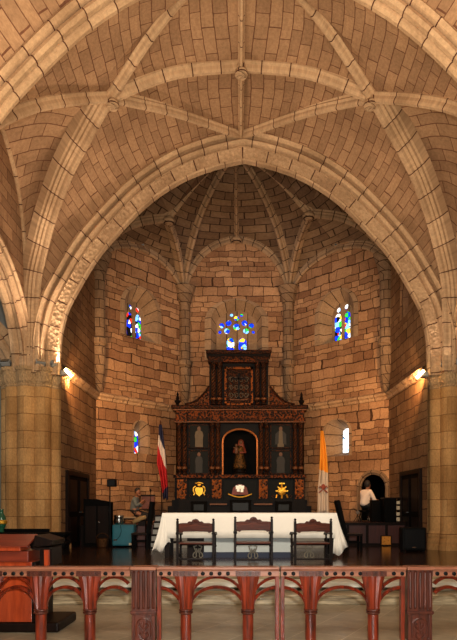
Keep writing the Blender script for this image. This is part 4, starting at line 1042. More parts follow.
# ------------------------------------------------------------------ flags
def flag_mat(name, fn):
    t = NT(name); uv = t.n('ShaderNodeUVMap'); uv.uv_map = 'UVMap'; sp = t.n('ShaderNodeSeparateXYZ'); t.l(uv.outputs[0], sp.inputs[0])
    t.l(fn(t, sp.outputs[0], sp.outputs[1]), t.b.inputs['Base Color']); t.set(rough=.7); return t.m
def dom(t, u, v):
    blue, white, red = lin((20, 28, 66)), lin((214, 206, 200)), lin((176, 18, 28))
    # v runs downwards 0..1
    top = t.math('LESS_THAN', t.math('ADD', v, t.math('MULTIPLY', u, -.22)), .12)
    wh = t.math('LESS_THAN', t.math('ADD', v, t.math('MULTIPLY', u, -.34)), .26)
    bot = t.math('GREATER_THAN', t.math('ADD', v, t.math('MULTIPLY', u, .1)), .92)
    c = t.mix(wh, red, white); c = t.mix(top, c, blue); return t.mix(bot, c, blue)
def vat(t, u, v):
    y, w = lin((236, 160, 40)), lin((208, 196, 182)); k = t.math('LESS_THAN', t.math('ADD', v, t.math('MULTIPLY', u, -.04)), .47)
    c = t.mix(k, w, y); return c
def hanging_flag(name, label, D, pts, mat, pole_px, pole_top, zfoot, lean=0):
    """pts: list of (py, left px, right px) down the cloth"""
    xb = wx(pole_px, D)
    e = empty('flag', (xb, D, zfoot), label, 'flag')
    xt = wx(pole_px - lean, D)
    MB().tube([(xb, D, zfoot), (xt, D, wz(pole_top + 3, D))], .018, 8).build('pole', M['dark'], e)
    MB().lathe((xt, D, wz(pole_top + 4, D)), [(.02, 0), (.05, .03), (.02, .06), (.03, .1), (.004, .17)], 10).build('finial', M['goldtrim'], e)
    MB().lathe((xb, D, zfoot), [(.2, 0), (.2, .03), (.08, .06), (.03, .15)], 16).build('base', M['dark'], e)
    n = 22; m = 24; rows = []; uvs = []
    P = [Vector((p[0], p[1], p[2])) for p in pts]
    for i in range(n + 1):
        v = i / n; py = pts[0][0] + (pts[-1][0] - pts[0][0]) * v
        for a, b in zip(pts, pts[1:]):
            if a[0] <= py <= b[0] + 1e-6: break
        q = (py - a[0]) / (b[0] - a[0]); l = a[1] + (b[1] - a[1]) * q; r = a[2] + (b[2] - a[2]) * q
        row = []
        for j in range(m + 1):
            s = j / m; row.append(Vector((wx(l + (r - l) * s, D), D - .05 - .07 * math.sin(s * PI * 5 + v * 1.5) * (.4 + .6 * v), wz(py, D) - .03 * math.sin(s * PI * 3) * v)))
        rows.append(row); uvs.append([(j / m, v) for j in range(m + 1)])
    o = MB().grid(rows, uvs).build('flag_cloth', mat, e, smooth=True); so = o.modifiers.new('t', 'SOLIDIFY'); so.thickness = .006
    return e, o
fe, _ = hanging_flag('f', 'blue, white and red national flag hanging on a pole left of the altarpiece', 20.4, [(425, 159.3, 162), (436, 159, 163.5), (449, 158, 165), (464, 157.2, 166), (468, 158.5, 166.5), (480, 161, 167.5), (490, 162.5, 168), (499, 163.5, 168)], flag_mat('tricolour_cloth', dom), 162, 421, ZPL, 1.5)
fe, fo = hanging_flag('f', 'yellow and white flag with a crest hanging on a pole right of the altarpiece', 20.4, [(431, 320.5, 323), (445, 320, 325.5), (458, 319.5, 327), (472, 319, 328), (490, 317.5, 328.5), (513, 317, 329.5)], flag_mat('yellow_white_cloth', vat), 321, 427, ZPR, -.3)
mb = MB(); c = at(323.3, 489, 20.27)
for s in (-1, 1): mb.tube([c + Vector((-s * .15, 0, -.13)), c + Vector((s * .12, -.01, .1)), c + Vector((s * .15, -.01, .04))], .02, 6)
mb.ball(c + Vector((0, 0, .08)), .07, 6, 1, .4, 1.3); mb.build('crest', plain('crest_red', (140, 62, 44), .7, n_amt=.4), fo)

# ------------------------------------------------------------------ people
def skin_mesh(name, pts, edges, radii, mat, parent, sub=2, root=0):
    me = bpy.data.meshes.new(name); me.from_pydata([tuple(p) for p in pts], edges, []); o = bpy.data.objects.new(name, me); C.objects.link(o)
    o.parent = parent; o.matrix_parent_inverse = Matrix.Translation(-parent.location)
    sk = o.modifiers.new('skin', 'SKIN')
    lay = me.skin_vertices[0].data if me.skin_vertices else None
    if lay is None:
        bpy.context.view_layer.objects.active = o; me.attributes  # fallback
    for i, r in enumerate(radii):
        me.skin_vertices[0].data[i].radius = (r, r) if not isinstance(r, tuple) else r
    me.skin_vertices[0].data[root].use_root = True; sk.use_smooth_shade = True
    s = o.modifiers.new('sub', 'SUBSURF'); s.levels = sub; s.render_levels = sub; me.materials.append(mat); return o
def blob(name, c, r, mat, parent, sc=(1, 1, 1), n=10): return MB().ball(c, r, n, *sc).build(name, mat, parent, smooth=True)
def person(name, J, label, shirt, pants, shoe, root_loc, face, hair_cap=1.0, sleeve=.75):
    """J: dict of joints as world Vectors"""
    e = bpy.data.objects.new('person', None); C.objects.link(e); e.location = root_loc; tag(e, label, 'person')
    pts = [J['pelvis'], J['waist'], J['chest'], J['neck0'], J['neck1']]; rad = [(.15, .12), (.14, .11), (.17, .12), (.065, .065), (.055, .055)]
    edges = [(0, 1), (1, 2), (2, 3), (3, 4)]
    def chain(start, seq, rr):
        prev = start
        for p, r in zip(seq, rr): pts.append(p); rad.append((r, r)); edges.append((prev, len(pts) - 1)); prev = len(pts) - 1
        return prev
    for s in ('l', 'r'):
        h = chain(2, [J['sh_' + s], J['el_' + s], J['wr_' + s]], [.062, .045, .03])
        d = (J['wr_' + s] - J['el_' + s]).normalized(); palm = J['wr_' + s] + d * .06; pm = chain(h, [palm], [.034])
        side = d.cross(Vector((0, 0, 1))); side = side.normalized() if side.length > .1 else Vector((1, 0, 0)); curl = Vector((0, 0, -1))
        for k, L in enumerate((.065, .075, .072, .058)):
            o_ = side * (-.03 + .02 * k); chain(pm, [palm + o_ + d * .03, palm + o_ * 1.1 + d * (.03 + L * .5) + curl * .012, palm + o_ * 1.1 + d * (.03 + L * .8) + curl * .035], [.0095, .0085, .0075])
        chain(h, [J['wr_' + s] + d * .03 - side * .035, J['wr_' + s] + d * .06 - side * .055 + curl * .015], [.011, .009])
        chain(0, [J['hip_' + s], J['kn_' + s], J['an_' + s], J['toe_' + s]], [.085, .06, .04, .032])
    skin_mesh('body', pts, edges, rad, M['skin'], e, 1)
    # clothes
    ct = [J['pelvis'].lerp(J['waist'], -.4), J['waist'], J['chest'], J['neck0']]; cr = [(.185, .155), (.165, .135), (.19, .14), (.075, .075)]; ce = [(0, 1), (1, 2), (2, 3)]
    for s in ('l', 'r'):
        cut = J['el_' + s].lerp(J['wr_' + s], sleeve)
        for p, r in ((J['sh_' + s], .078), (J['el_' + s], .062), (cut, .05)): 
            ct.append(p); cr.append((r, r)); ce.append((2 if r == .078 else len(ct) - 2, len(ct) - 1))
    skin_mesh('shirt', ct, ce, cr, shirt, e, 2)
    pt = [J['pelvis'].lerp(J['waist'], -.2), J['pelvis'].lerp(J['waist'], .5)]; pr = [(.19, .165), (.185, .15)]; pe = [(0, 1)]
    for s in ('l', 'r'):
        for i, (p, r) in enumerate(((J['hip_' + s], .105), (J['kn_' + s], .08), (J['kn_' + s].lerp(J['an_' + s], .9), .06))):
            pt.append(p); pr.append((r, r)); pe.append((0 if i == 0 else len(pt) - 2, len(pt) - 1))
    skin_mesh('trousers', pt, pe, pr, pants, e, 2)
    for s in ('l', 'r'):
        a, b = J['an_' + s] + Vector((0, 0, -.02)), J['toe_' + s]; MB().tube([a.lerp(b, -.3), a, a.lerp(b, .6), b, b.lerp(a, -.15)], [.035, .048, .046, .04, .02], 10).build('shoe', shoe, e, smooth=True)
    # head
    hc = J['head']; f = Vector(face).normalized(); hd = MB(); hd.ball(hc, .105, 12, .82, .92, 1.18)
    side = f.cross(Vector((0, 0, 1))).normalized(); up_ = Vector((0, 0, 1))
    hd.tube([hc + f * .08 + up_ * .02, hc + f * .118 - up_ * .015, hc + f * .09 - up_ * .025], [.008, .016, .01], 6)
    for q in (-1, 1): hd.ball(hc + side * q * .09 , .022, 6, .6, .8, 1.3)
    hd.ball(hc + f * .05 - up_ * .09, .045, 8)
    hd.tube([J['neck0'], hc], [.055, .05], 10)
    ho = hd.build('head', M['skin'], e, smooth=True)
    for q in (-1, 1): blob('eye', hc + f * .084 + side * q * .035 + up_ * .012, .011, M['hair'], ho, n=6)
    MB().tube([hc + f * .09 - up_ * .05 - side * .025, hc + f * .098 - up_ * .052, hc + f * .09 - up_ * .05 + side * .025], .006, 5).build('mouth', M['redpaint'], ho)
    blob('hair', hc - f * .022 + up_ * .03, .112 * hair_cap, M['hair'], ho, (.88, .95, 1.1), 12)
    return e
# man at the left, seated on the table edge, legs stretched towards the right
D = 19.75; s = F / D
b = at(134.5, 512, D)
J = dict(pelvis=b + Vector((0, 0, .0)), waist=b + Vector((.0, 0, .15)), chest=b + Vector((.03, 0, .34)), neck0=b + Vector((.07, -.01, .5)), neck1=b + Vector((.09, -.02, .56)), head=b + Vector((.12, -.03, .66)))
for q, sd in ((-1, 'r'), (1, 'l')):
    J['sh_' + sd] = b + Vector((.03, q * .18 * 1.0, .42)); J['hip_' + sd] = b + Vector((.06, q * .09, -.02)); J['kn_' + sd] = b + Vector((.40, q * .11, -.12 + .03 * q)); J['an_' + sd] = b + Vector((.66, q * .1, -.34)); J['toe_' + sd] = b + Vector((.8, q * .1, -.33))
J['el_r'] = b + Vector((.1, -.26, .18)); J['wr_r'] = b + Vector((.26, -.12, .34)); J['el_l'] = b + Vector((.12, .2, .17)); J['wr_l'] = b + Vector((.28, .06, .3))
person('man', J, 'person in grey shirt and black trousers sitting on the low bench, hands near mouth', M['greyshirt'], M['trousers'], M['shoe'], (b.x, D, ZPL), (.8, -.5, -.15), .98)
# person on the right platform, seated before the dark doorway, seen from behind
D = 19.1; b = at(364.5, 505, D); 
J = dict(pelvis=b, waist=b + Vector((.0, -.01, .13)), chest=b + Vector((.06, .02, .32)), neck0=b + Vector((.1, .05, .47)), neck1=b + Vector((.11, .07, .53)), head=b + Vector((.12, .09, .64)))
for q, sd in ((-1, 'l'), (1, 'r')):
    J['sh_' + sd] = b + Vector((.06 + q * .1, -q * .14, .42)); J['hip_' + sd] = b + Vector((.06 + q * .06, .05 - q * .06, -.02)); J['kn_' + sd] = b + Vector((.34 + q * .06, .3 - q * .1, .0)); J['an_' + sd] = b + Vector((.3 + q * .07, .32 - q * .1, -.43)); J['toe_' + sd] = b + Vector((.42 + q * .07, .46 - q * .1, -.48))
    J['el_' + sd] = b + Vector((.16 + q * .14, .04 - q * .16, .14)); J['wr_' + sd] = b + Vector((.36 + q * .06, .22 - q * .1, .16))
person('woman', J, 'person in white top and dark trousers seated before the dark arched doorway on the right', M['whiteshirt'], M['trousers'], M['paleshoe'], (b.x, D, ZPR), (.75, .6, -.1), 1.05, .35)
st = empty('stool', (b.x, D, ZPR), 'black four-legged stool under the person in the white top', 'stool')
MB().lathe((b.x, D, b.z - .13 - .1), [(.18, 0), (.2, .02), (.2, .05), (.17, .07)], 16).build('seat', M['black'], st)
for q in range(4):
    a = PI / 4 + q * PI / 2; MB().tube([(b.x + .13 * math.cos(a), D + .13 * math.sin(a), b.z - .23), (b.x + .24 * math.cos(a), D + .24 * math.sin(a), ZPR)], .018, 6).build('leg', M['blackmetal'], st)

# ------------------------------------------------------------------ left side furniture
def bench_table():
    D = 19.8; e = empty('bench', (wx(129, D), D, ZPL), 'small dark bench with pale top that the grey-shirted person sits on', 'bench')
    x0, x1 = wx(121.5, D), wx(137, D); z = wz(514, D) - .09
    MB().box(x0, x1, D - .2, D + .22, z - .05, z).build('seat_top', plain('pale_bench_top', (150, 128, 100), .5), e, bevel=.008)
    MB().box(x0 + .03, x1 - .03, D - .17, D + .19, z - .1, z - .05).build('apron', M['dark'], e)
    for x in (x0 + .05, x1 - .05):
        for y in (D - .16, D + .18): MB().box(x - .025, x + .025, y - .025, y + .025, ZPL, z - .1).build('leg', M['dark'], e)
bench_table()
# long-backed wall bench behind the man
D = 20.6
e = empty('settle', (wx(146, D), D, ZPL), 'reddish brown wooden seat back behind the grey-shirted person', 'settle')
MB().box(wx(139, D), wx(153.5, D), D + .25, D + .31, wz(509, D), wz(496, D)).build('backrest', wood('settle_wood', (84, 36, 22), (112, 54, 34), .5, 6, 0), e, bevel=.008)
MB().box(wx(138.5, D), wx(154, D), D + .23, D + .33, wz(496, D), wz(494.5, D)).build('top_rail', M['dark'], e)
MB().box(wx(139, D), wx(153.5, D), D - .12, D + .25, wz(514, D) - .25, wz(514, D) - .19).build('seat', M['dark'], e)
for x in (139.6, 153):
    MB().box(wx(x, D) - .03, wx(x, D) + .03, D + .25, D + .31, ZPL, wz(509, D)).build('leg', M['dark'], e); MB().box(wx(x, D) - .03, wx(x, D) + .03, D - .1, D - .04, ZPL, wz(514, D) - .25).build('leg', M['dark'], e)
# teal amplifier
D = 16.75
x0, x1, z1 = wx(112, D), wx(134, D), wz(524.5, D)
e = empty('amplifier', ((x0 + x1) / 2, D + .2, 0), 'teal boxy cabinet on small casters standing on the chancel floor, left', 'cabinet')
MB().box(x0, x1, D, D + .42, .04, z1).build('body', M['teal'], e, bevel=.04)
for a, b_ in ((x0 + .07, D + .06), (x1 - .07, D + .06), (x0 + .07, D + .36), (x1 - .07, D + .36)): MB().tube([(a - .02, b_, .022), (a + .02, b_, .022)], .022, 10).build('caster', M['blackplastic'], e)
MB().tube([(wx(120.5, D), D - .012, z1 - .02), (wx(121.5, D), D - .02, wz(531, D)), (wx(120, D), D - .02, wz(536, D)), (wx(117, D), D - .02, wz(539.5, D)), (wx(114, D), D - .012, wz(540, D))], .008, 6).build('cable', M['blackplastic'], e)
MB().box(wx(113.5, D), wx(117, D), D - .012, D, wz(540.6, D), wz(539.2, D)).build('handle', M['chrome'], e)
MB().box(wx(129, D), wx(132.5, D), D - .01, D, wz(545.3, D), wz(543, D)).build('badge', M['paper'], e)
# shiny metal drum on it
tag(MB().lathe((wx(117.5, D), D + .2, z1), [(.1, 0), (.14, .02), (.15, .1), (.13, .2), (.15, .24), (.12, .26)], 16).build('metal_drum', M['chrome'], smooth=True), 'shiny metal drum on top of the teal cabinet', 'drum')
mb = MB(); mb.tube([at(133, 522.6, 17.3), at(136, 520.6, 17.3), at(141, 518.2, 17.3), at(146, 516.8, 17.3)], [.05, .07, .07, .05], 10)
tag(mb.build('rolled_mat', M['beige'], smooth=True), 'beige rolled cloth on a dark pedestal right of the teal cabinet', 'cloth roll')
e = empty('pedestal', (wx(139.5, 17.3), 17.3, 0), 'dark red wooden pedestal between teal cabinet and high-backed chair', 'pedestal')
MB().box(wx(138, 17.2), wx(145.5, 17.2), 17.12, 17.4, 0, wz(525.5, 17.3)).build('body', M['maroon'], e, bevel=.008)
MB().prism([(wx(137.8, 17.3), wz(526, 17.3)), (wx(146, 17.3), wz(526, 17.3)), (wx(146, 17.3), wz(520.3, 17.3)), (wx(140, 17.3), wz(522, 17.3)), (wx(137.8, 17.3), wz(525.6, 17.3))], 'y', 17.12, 17.4).build('sloped_top', M['dark'], e)
# tall dark cupboard / screen
D = 17.05
e = empty('cupboard', (wx(100, D), D + .2, 0), 'tall dark wooden cupboard between left side door and teal cabinet', 'cupboard')
x0, x1 = -4.42, wx(110.5, D)
MB().prism([(x0, 0), (x1, 0), (x1, wz(502, D)), (x0 + .3, wz(499, D)), (x0, wz(499, D))], 'y', D + .0, D + .36).build('body', M['black'], e)
for a, b_ in ((x0 + .05, (x0 + x1) / 2 - .02), ((x0 + x1) / 2 + .02, x1 - .05)): MB().box(a, b_, D - .02, D, .1, wz(506, D)).build('door', M['dark'], e, bevel=.006)
MB().ball(((x0 + x1) / 2 + .06, D - .03, .7), .018, 6).build('knob', M['chrome'], e)
D = 16.7
e = empty('basket', (wx(102.5, D), D, 0), 'small woven basket on the floor left of the teal cabinet', 'basket')
w_ = .17
MB().lathe((wx(102.5, D), D, 0), [(.13, 0), (.15, .02), (.165, .12), (.175, .24), (.185, .26)], 16, 1, .8).build('body', M['wicker'], e)
mb = MB(); mb.tube([(wx(102.5, D) + .17 * math.cos(a), D, .24 + .16 * math.sin(a)) for a in [PI * k / 10 for k in range(11)]], .012, 6); mb.build('handle', M['wicker'], e)
# speaker on stand
D = 16.85; xs = wx(110.8, D)
e = empty('speaker_stand', (xs, D, 0), 'thin black tripod stand carrying a small loudspeaker, behind the teal cabinet', 'stand')
zs = wz(487, D)
ys = 16.6; D = ys; xs = wx(110, D); e.location = (xs, D, 0)
MB().tube([(xs, D, .25), (xs, D, zs)], .016, 8).build('pole', M['blackmetal'], e); MB().tube([(xs, D, 1.0), (xs, D, 1.06)], .03, 8).build('collar', M['blackmetal'], e)
for a in (-2.4, -.75, 1.57): MB().tube([(xs, D, .45), (xs + .11 * math.cos(a) * (1 if a > 1.5 else 1), D + .11 * math.sin(a), .012)], .01, 6).build('leg', M['blackmetal'], e)
e = empty('loudspeaker', (xs, D, zs), 'small black loudspeaker on the thin stand near the left side door', 'loudspeaker')
MB().box(wx(107.6, D), wx(116, D), D - .1, D + .12, zs, zs + .2).build('cabinet', M['blackplastic'], e, bevel=.012)
MB().box(wx(108.3, D), wx(115.3, D), D - .11, D - .1, zs + .02, zs + .18).build('grille', M['blackmetal'], e)
# microphone stand
D = 17.0; xm = wx(150.3, D)
e = empty('microphone_stand', (xm, 16.45, 0), 'thin microphone stand rising behind the left high-backed chair', 'microphone stand')
D = 16.45; xm = wx(150.6, D); e.location = (xm, D, 0)
MB().lathe((xm, D, 0), [(.12, 0), (.12, .02), (.02, .04)], 14).build('base', M['blackmetal'], e); MB().tube([(xm, D, .03), (xm, D, wz(492, D))], .009, 6).build('pole', M['blackmetal'], e)
MB().lathe((xm, D, wz(492, D)), [(.012, 0), (.025, .03), (.025, .07), (.01, .09)], 8).build('microphone', M['blackmetal'], e)
# high-backed chairs in profile, flanking the altar
def high_chair(top, bot, D, s, label):
    xt, xb = wx(top[0], D), wx(bot[0], D); zt_ = wz(top[1], D)
    e = empty('high_backed_chair', (xb, D, 0), label, 'chair', 'high-backed side chairs flanking the altar')
    t = Vector((xt - xb, 0, zt_ - .42)); 
    MB().prism([(xb - .04, .4), (xb + .04, .4), (xt + .05, zt_ - .03), (xt + .02, zt_), (xt - .04, zt_ - .01), (xt - .05, zt_ - .06)], 'y', D - .22, D + .22).build('backrest', M['black'], e, bevel=.012)
    MB().box(min(xb, xb + s * .42), max(xb, xb + s * .42), D - .23, D + .23, .38, .44).build('seat', M['dark'], e, bevel=.012)
    for x in (xb, xb + s * .38):
        for y in (D - .2, D + .2): MB().box(x - .03, x + .03, y - .025, y + .025, 0, .4).build('leg', M['black'], e)
    for y in (D - .22, D + .22): MB().box(min(xb + s * .05, xb + s * .4), max(xb + s * .05, xb + s * .4), y - .02, y + .02, .2, .24).build('stretcher', M['black'], e)
    return e
high_chair((152.3, 501.5), (148.3, 540), 16.0, -1, 'black high-backed chair in profile at the left of the altar')
high_chair((337, 500), (345, 540), 15.6, 1, 'black high-backed chair in profile at the right of the altar')

# carved black bench before the left pier
D = 14.35
xr = wx(65.5, D); x0 = -7.0; z1 = wz(533.5, D)
e = empty('carved_bench', ((xr + x0) / 2, D + .2, 0), 'low black carved bench at the foot of the left pier', 'bench')
MB().box(x0, xr, D, D + .5, z1 - .04, z1 + .02).build('seat', M['black'], e, bevel=.01)
for x, sg in ((xr - .02, 1), (x0 + .1, -1)):
    q = [(0, z1 - .04), (-.07, z1 - .1), (-.1, z1 - .14), (-.02, z1 - .18), (.02, z1 - .24), (-.01, z1 - .3), (-.06, z1 - .36), (-.02, .04), (0, 0), (-.3, 0), (-.28, .1), (-.34, z1 - .2), (-.3, z1 - .04)]
    MB().prism([(x + a * sg, z) for a, z in q], 'y', D + .03, D + .47).build('end_support', M['black'], e)
MB().box(x0 + .3, xr - .3, D + .08, D + .12, .02, z1 - .04).build('front_panel', M['black'], e)
MB().box(x0 + .3, wx(44, D), D + .38, D + .44, z1 + .02, z1 + .1).build('back_ledge', M['black'], e)
# green glass vase at the left edge
D = 14.5; xg = wx(1.2, D)
e = empty('glass_lamp', (xg, D, z1 + .02), 'green glass lamp with a brass band on the black bench at the left edge', 'lamp')
MB().lathe((xg, D, z1 + .02), [(.05, 0), (.08, .02), (.05, .06), (.1, .14), (.13, .26), (.1, .38), (.06, .46), (.05, .52), (.07, .56)], 16).build('glass', M['greenglass'], e, smooth=True)
MB().lathe((xg, D, z1 + .02), [(.12, .2), (.14, .22), (.14, .28), (.12, .3)], 16).build('band', M['gold'], e)

# lectern / prie-dieu behind the rail
D = 7.75; sD = F / D
def lz_(py): return wz(py, D)
xe = wx(35, D); e = empty('lectern', (-3.1, 8.1, -.5), 'polished red wooden lectern with sloping top behind the rail at far left', 'lectern')
MB().box(-3.6, wx(32, D), D, D + .7, -.44, lz_(562)).build('body', M['lectern'], e, bevel=.01)
MB().box(wx(32, D), wx(36, D), D - .02, D + .72, -.44, lz_(562)).build('corner_post', M['dark'], e, bevel=.01)
MB().box(-3.65, wx(60, D), D - .06, D + .8, -.5, -.37).build('base', M['dark'], e, bevel=.03)
# lower desk box
MB().box(-3.6, wx(29, D), D - .03, D + .45, lz_(562), lz_(551)).build('desk_box', M['lectop'], e, bevel=.006)
MB().box(-3.6, wx(22.5, D), D - .08, D + .3, lz_(550.5), lz_(547)).build('book_ledge', M['lectern'], e, bevel=.005)
MB().prism([(D - .1, lz_(547)), (D - .1, lz_(545.5)), (D + .3, lz_(535)), (D + .34, lz_(537))], 'x', -3.62, wx(30, D)).build('sloped_top', M['lectop'], e, bevel=.006)
MB().prism([(wx(29.5, D), lz_(547.5)), (wx(48, D), lz_(546)), (wx(50, D), lz_(541)), (wx(32, D), lz_(535.5))], 'y', D + .1, D + .7).build('side_wing', M['dark'], e, bevel=.006)
MB().box(wx(30, D), wx(48, D), D + .05, D + .6, lz_(550), lz_(548)).build('side_shelf', M['dark'], e)
MB().box(wx(42.5, D), wx(47, D), D + .06, D + .12, lz_(566), lz_(550)).build('bracket', M['lectern'], e)
MB().box(wx(36, D), wx(48, D), D + .15, D + .6, lz_(567), lz_(550)).build('shelf_box', M['dark'], e)

# right side: black cabinet, loudspeaker box, plaque, chair silhouettes
D = 17.9
x0, x1, zt_ = wx(384.5, D), wx(401.8, D), wz(498.5, D)
e = empty('bookcase', ((x0 + x1) / 2, D + .2, ZPR), 'black cabinet with pale papers on its right side, right of the doorway', 'cabinet')
MB().box(x0, x1 - .16, D, D + .42, ZPR, zt_).build('body', M['black'], e, bevel=.008)
MB().box(x0 - .02, x1 + .01, D - .02, D + .44, zt_, zt_ + .03).build('top', M['dark'], e)
MB().box(x1 - .03, x1, D, D + .42, ZPR, zt_).build('side_panel', M['black'], e)
mb = MB()
for k in range(4): mb.box(x1 - .16, x1 - .03, D + .02, D + .4, ZPR + .02 + k * .17, ZPR + .035 + k * .17)
mb.build('shelf', M['dark'], e)
for k in range(4):
    o = MB().box(x1 - .15, x1 - .04, D + .03, D + .3, ZPR + .037 + k * .17, ZPR + .15 + k * .17 - .02 * (k % 2)).build('paper_stack', M['paper'])
    tag(o, ['pale paper stack on the lowest shelf of the black cabinet', 'pale paper stack on the second shelf up in the black cabinet', 'pale paper stack on the third shelf up in the black cabinet', 'pale paper stack on the top shelf of the black cabinet'][k], 'papers', 'paper stacks in the black cabinet')
e2 = MB().box(wx(372, 18.4), wx(381.5, 18.4), 18.45, 18.75, ZPR, wz(500, 18.4)).build('keyboard_desk', M['black'], bevel=.01)
tag(e2, 'black upright desk in front of the arched doorway, right of the seated person', 'desk')
D = 15.7
x0, x1 = wx(402.5, D), wx(427.5, D); zt_ = wz(527.5, D)
x1 = min(x1, 4.78)
e = empty('floor_loudspeaker', ((x0 + x1) / 2, 15.2, 0), 'large black box loudspeaker on the floor before the right pier', 'loudspeaker')
D = 15.0; x0, x1 = wx(402.5, D), wx(426.5, D); zt_ = wz(527.5, D)
e.location = ((x0 + x1) / 2, D + .1, 0)
MB().box(x0, x1, D, D + .35, .03, zt_).build('cabinet', M['blackplastic'], e, bevel=.03)
MB().box(x0 + .05, x1 - .05, D - .012, D, .1, zt_ - .06).build('grille', M['blackmetal'], e)
MB().box(wx(412, D), wx(416, D), D - .02, D - .01, .1, .13).build('badge', M['chrome'], e)
for a in (x0 + .06, x1 - .06):
    for b_ in (D + .06, D + .3): MB().box(a - .03, a + .03, b_ - .03, b_ + .03, 0, .03).build('foot', M['blackplastic'], e)
D = YP - .05
e = empty('plaque', (wx(386, D), D, wz(541, D)), 'small gilded rectangular plaque on the dark red front of the right platform', 'plaque')
MB().box(wx(380.5, D), wx(391.5, D), D - .02, D + .02, wz(545.5, D), wz(535.5, D)).build('frame', M['dark'], e, bevel=.005)
MB().box(wx(381.5, D), wx(390.5, D), D - .03, D - .01, wz(544.7, D), wz(536.3, D)).build('relief', gilded('plaque_gilt', (90, 52, 20), (210, 140, 60), 22, .4, .2), e)
# music stand / small stand left of the seated person
D = 18.9
e = empty('music_stand', (wx(357.5, D), D, ZPR), 'small folding black stand left of the person in the white top', 'stand')
for a in (-2.6, -.5, 1.5): MB().tube([(wx(357.5, D), D, ZPR + .2), (wx(357.5, D) + .16 * math.cos(a), D + .16 * math.sin(a), ZPR)], .01, 6).build('leg', M['blackmetal'], e)
MB().tube([(wx(357.5, D), D, ZPR + .18), (wx(357.5, D), D, wz(512, D))], .012, 6).build('pole', M['blackmetal'], e)
MB().box(wx(355.8, D), wx(359.2, D), D - .03, D + .02, wz(514, D), wz(511, D)).build('head', M['chrome'], e)

# ------------------------------------------------------------------ floodlights on the capitals
g = 'floodlights standing on the pier capitals'
def flood(c, aim, label, lit, energy=0, size=.2, spread=2.4, col=(1, .79, .61)):
    c = Vector(c); d = (Vector(aim) - c).normalized()
    e = empty('floodlight', c, label, 'floodlight', g)
    sd = d.cross(Vector((0, 0, 1))).normalized(); u = sd.cross(d).normalized()
    MB().obox(c, .24, .12, .13, sd, d, u).build('housing', M['floodbody'], e, bevel=.01)
    MB().obox(c + d * .07, .2, .02, .1, sd, d, u).build('lamp_face', M['floodglow'] if lit else M['chrome'], e)
    if lit:
        sx = 1 if c.x < 0 else -1
        MB().tube([c + Vector((sx * .02, -.1, .08)), c + Vector((sx * .1, -.08, -.02)), c + Vector((sx * .19, -.04, -.1))], .035, 8).build('halogen_tube', M['floodglow'], e)
    MB().tube([c + sd * .13, c + sd * .13 - Vector((0, 0, .09)), c - sd * .13 - Vector((0, 0, .09)), c - sd * .13], .01, 6).build('bracket', M['blackmetal'], e)
    if energy:
        L = bpy.data.lights.new('flood', 'SPOT'); L.energy = energy; L.spot_size = spread; L.spot_blend = .7; L.color = col; L.shadow_soft_size = .12
        o = bpy.data.objects.new('flood_lamp', L); C.objects.link(o); o.location = c + d * .12; o.rotation_euler = d.to_track_quat('-Z', 'Y').to_euler(); 
W1 = (1, .70, .40)
E = 1.0
zc_ = 4.84
flood((-4.52, 15.62, 4.62), (-1.8, 22.5, 4.4), 'lit floodlight at the chancel side of the left capital', True, 640 * E, spread=2.2, col=(1, .55, .24))
flood((4.80, 15.62, 4.58), (1.9, 22.5, 4.4), 'lit floodlight at the chancel side of the right capital', True, 640 * E, spread=2.2, col=(1, .55, .24))
flood((-4.8, 15.62, zc_), (1.5, 12.5, 10.5), 'grey floodlight on the left capital, nearest the chancel', False, 420 * E, spread=2.6)
flood((-5.1, 15.4, zc_), (-1, 9.0, 10.5), 'grey floodlight on the left capital, second from the chancel', False, 420 * E, spread=2.6)
flood((-6.0, 15.45, zc_), (-6.5, 12.0, 8.0), 'grey floodlight on the left capital, farthest from the chancel', False, 30, spread=2.2)
flood((5.1, 15.72, zc_), (-1.5, 12.5, 10.5), 'grey floodlight on the right capital, nearest the chancel', False, 420 * E, spread=2.6)
flood((5.35, 15.48, zc_), (1, 9.0, 10.5), 'grey floodlight on the right capital, second from the chancel', False, 420 * E, spread=2.6)
flood((5.65, 15.36, zc_), (6.5, 12.0, 8.0), 'grey floodlight on the right capital, third from the chancel', False, 30, spread=2.2)

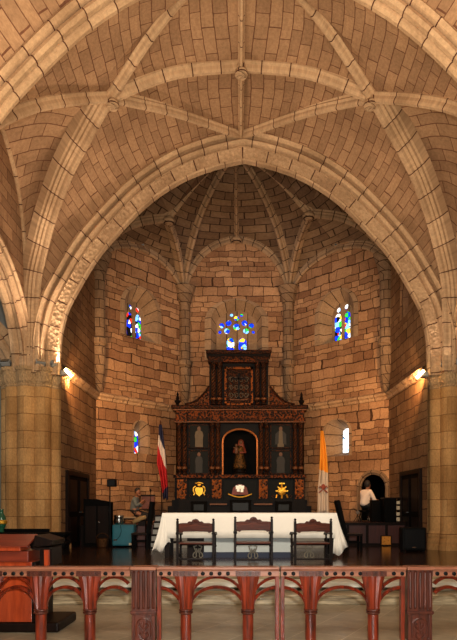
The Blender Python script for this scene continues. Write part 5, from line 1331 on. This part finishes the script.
# ------------------------------------------------------------------ lights
def area(loc, aim, size, power, col, sy=None):
    L = bpy.data.lights.new('area', 'AREA'); L.energy = power; L.size = size; L.color = col
    if sy: L.shape = 'RECTANGLE'; L.size_y = sy
    o = bpy.data.objects.new('area_lamp', L); C.objects.link(o); o.location = loc
    o.rotation_euler = (Vector(aim) - Vector(loc)).to_track_quat('-Z', 'Y').to_euler(); return o
area((0, 1.5, 6.5), (0, 15, 4.5), 4, 330, (1, .83, .66))            # lamps and daylight of the nave behind the viewer
area((-3.2, 6.5, 4.3), (0, 12, 10.5), 1.2, 200, (1, .82, .58)); area((3.4, 6.5, 4.3), (0, 12, 10.5), 1.2, 200, (1, .82, .58))
fl = bpy.data.lights.new('flash', 'POINT'); fl.energy = 1500; fl.color = (1, .96, .9); fl.shadow_soft_size = .08
fo = bpy.data.objects.new('camera_flash', fl); C.objects.link(fo); fo.location = (.15, -.05, 1.45)
L = bpy.data.lights.new('altar_fill', 'SPOT'); L.energy = 900; L.spot_size = .62; L.spot_blend = .6; L.color = (1, .93, .82); L.shadow_soft_size = .2  # added unseen spot, brightens the cloth, floor and chairs
o = bpy.data.objects.new('altar_fill_lamp', L); C.objects.link(o); o.location = (0, 5.5, 5.0); o.rotation_euler = (Vector((0, 13.2, .6)) - Vector((0, 5.5, 5.0))).to_track_quat('-Z', 'Y').to_euler()
area((-9.2, 14, 4), (-6.5, 15.5, 4), 2.0, 30, (.85, .92, 1)) 
area((0, 19.2, 10.3), (0, 21.5, 7), 1.5, 25, (.8, .85, 1))
w = bpy.data.worlds.new('world'); bpy.context.scene.world = w; w.use_nodes = True
w.node_tree.nodes['Background'].inputs[0].default_value = (.9, .75, .58, 1); w.node_tree.nodes['Background'].inputs[1].default_value = .12

# ------------------------------------------------------------------ camera
cam = bpy.data.cameras.new('camera'); co = bpy.data.objects.new('camera', cam); C.objects.link(co)
co.location = (0, 0, EYE); co.rotation_euler = (PI / 2, 0, 0)
cam.sensor_fit = 'AUTO'; cam.sensor_width = 36; cam.lens = F / 640 * 36
cam.shift_x = (228.5 - VX) / 640; cam.shift_y = (VY - 320) / 640; cam.clip_end = 200
sc = bpy.context.scene; sc.camera = co
sc.view_settings.view_transform = 'Standard'; sc.view_settings.look = 'None'; sc.view_settings.gamma = 1; sc.view_settings.use_curve_mapping = False
sc.view_settings.exposure = 0.1
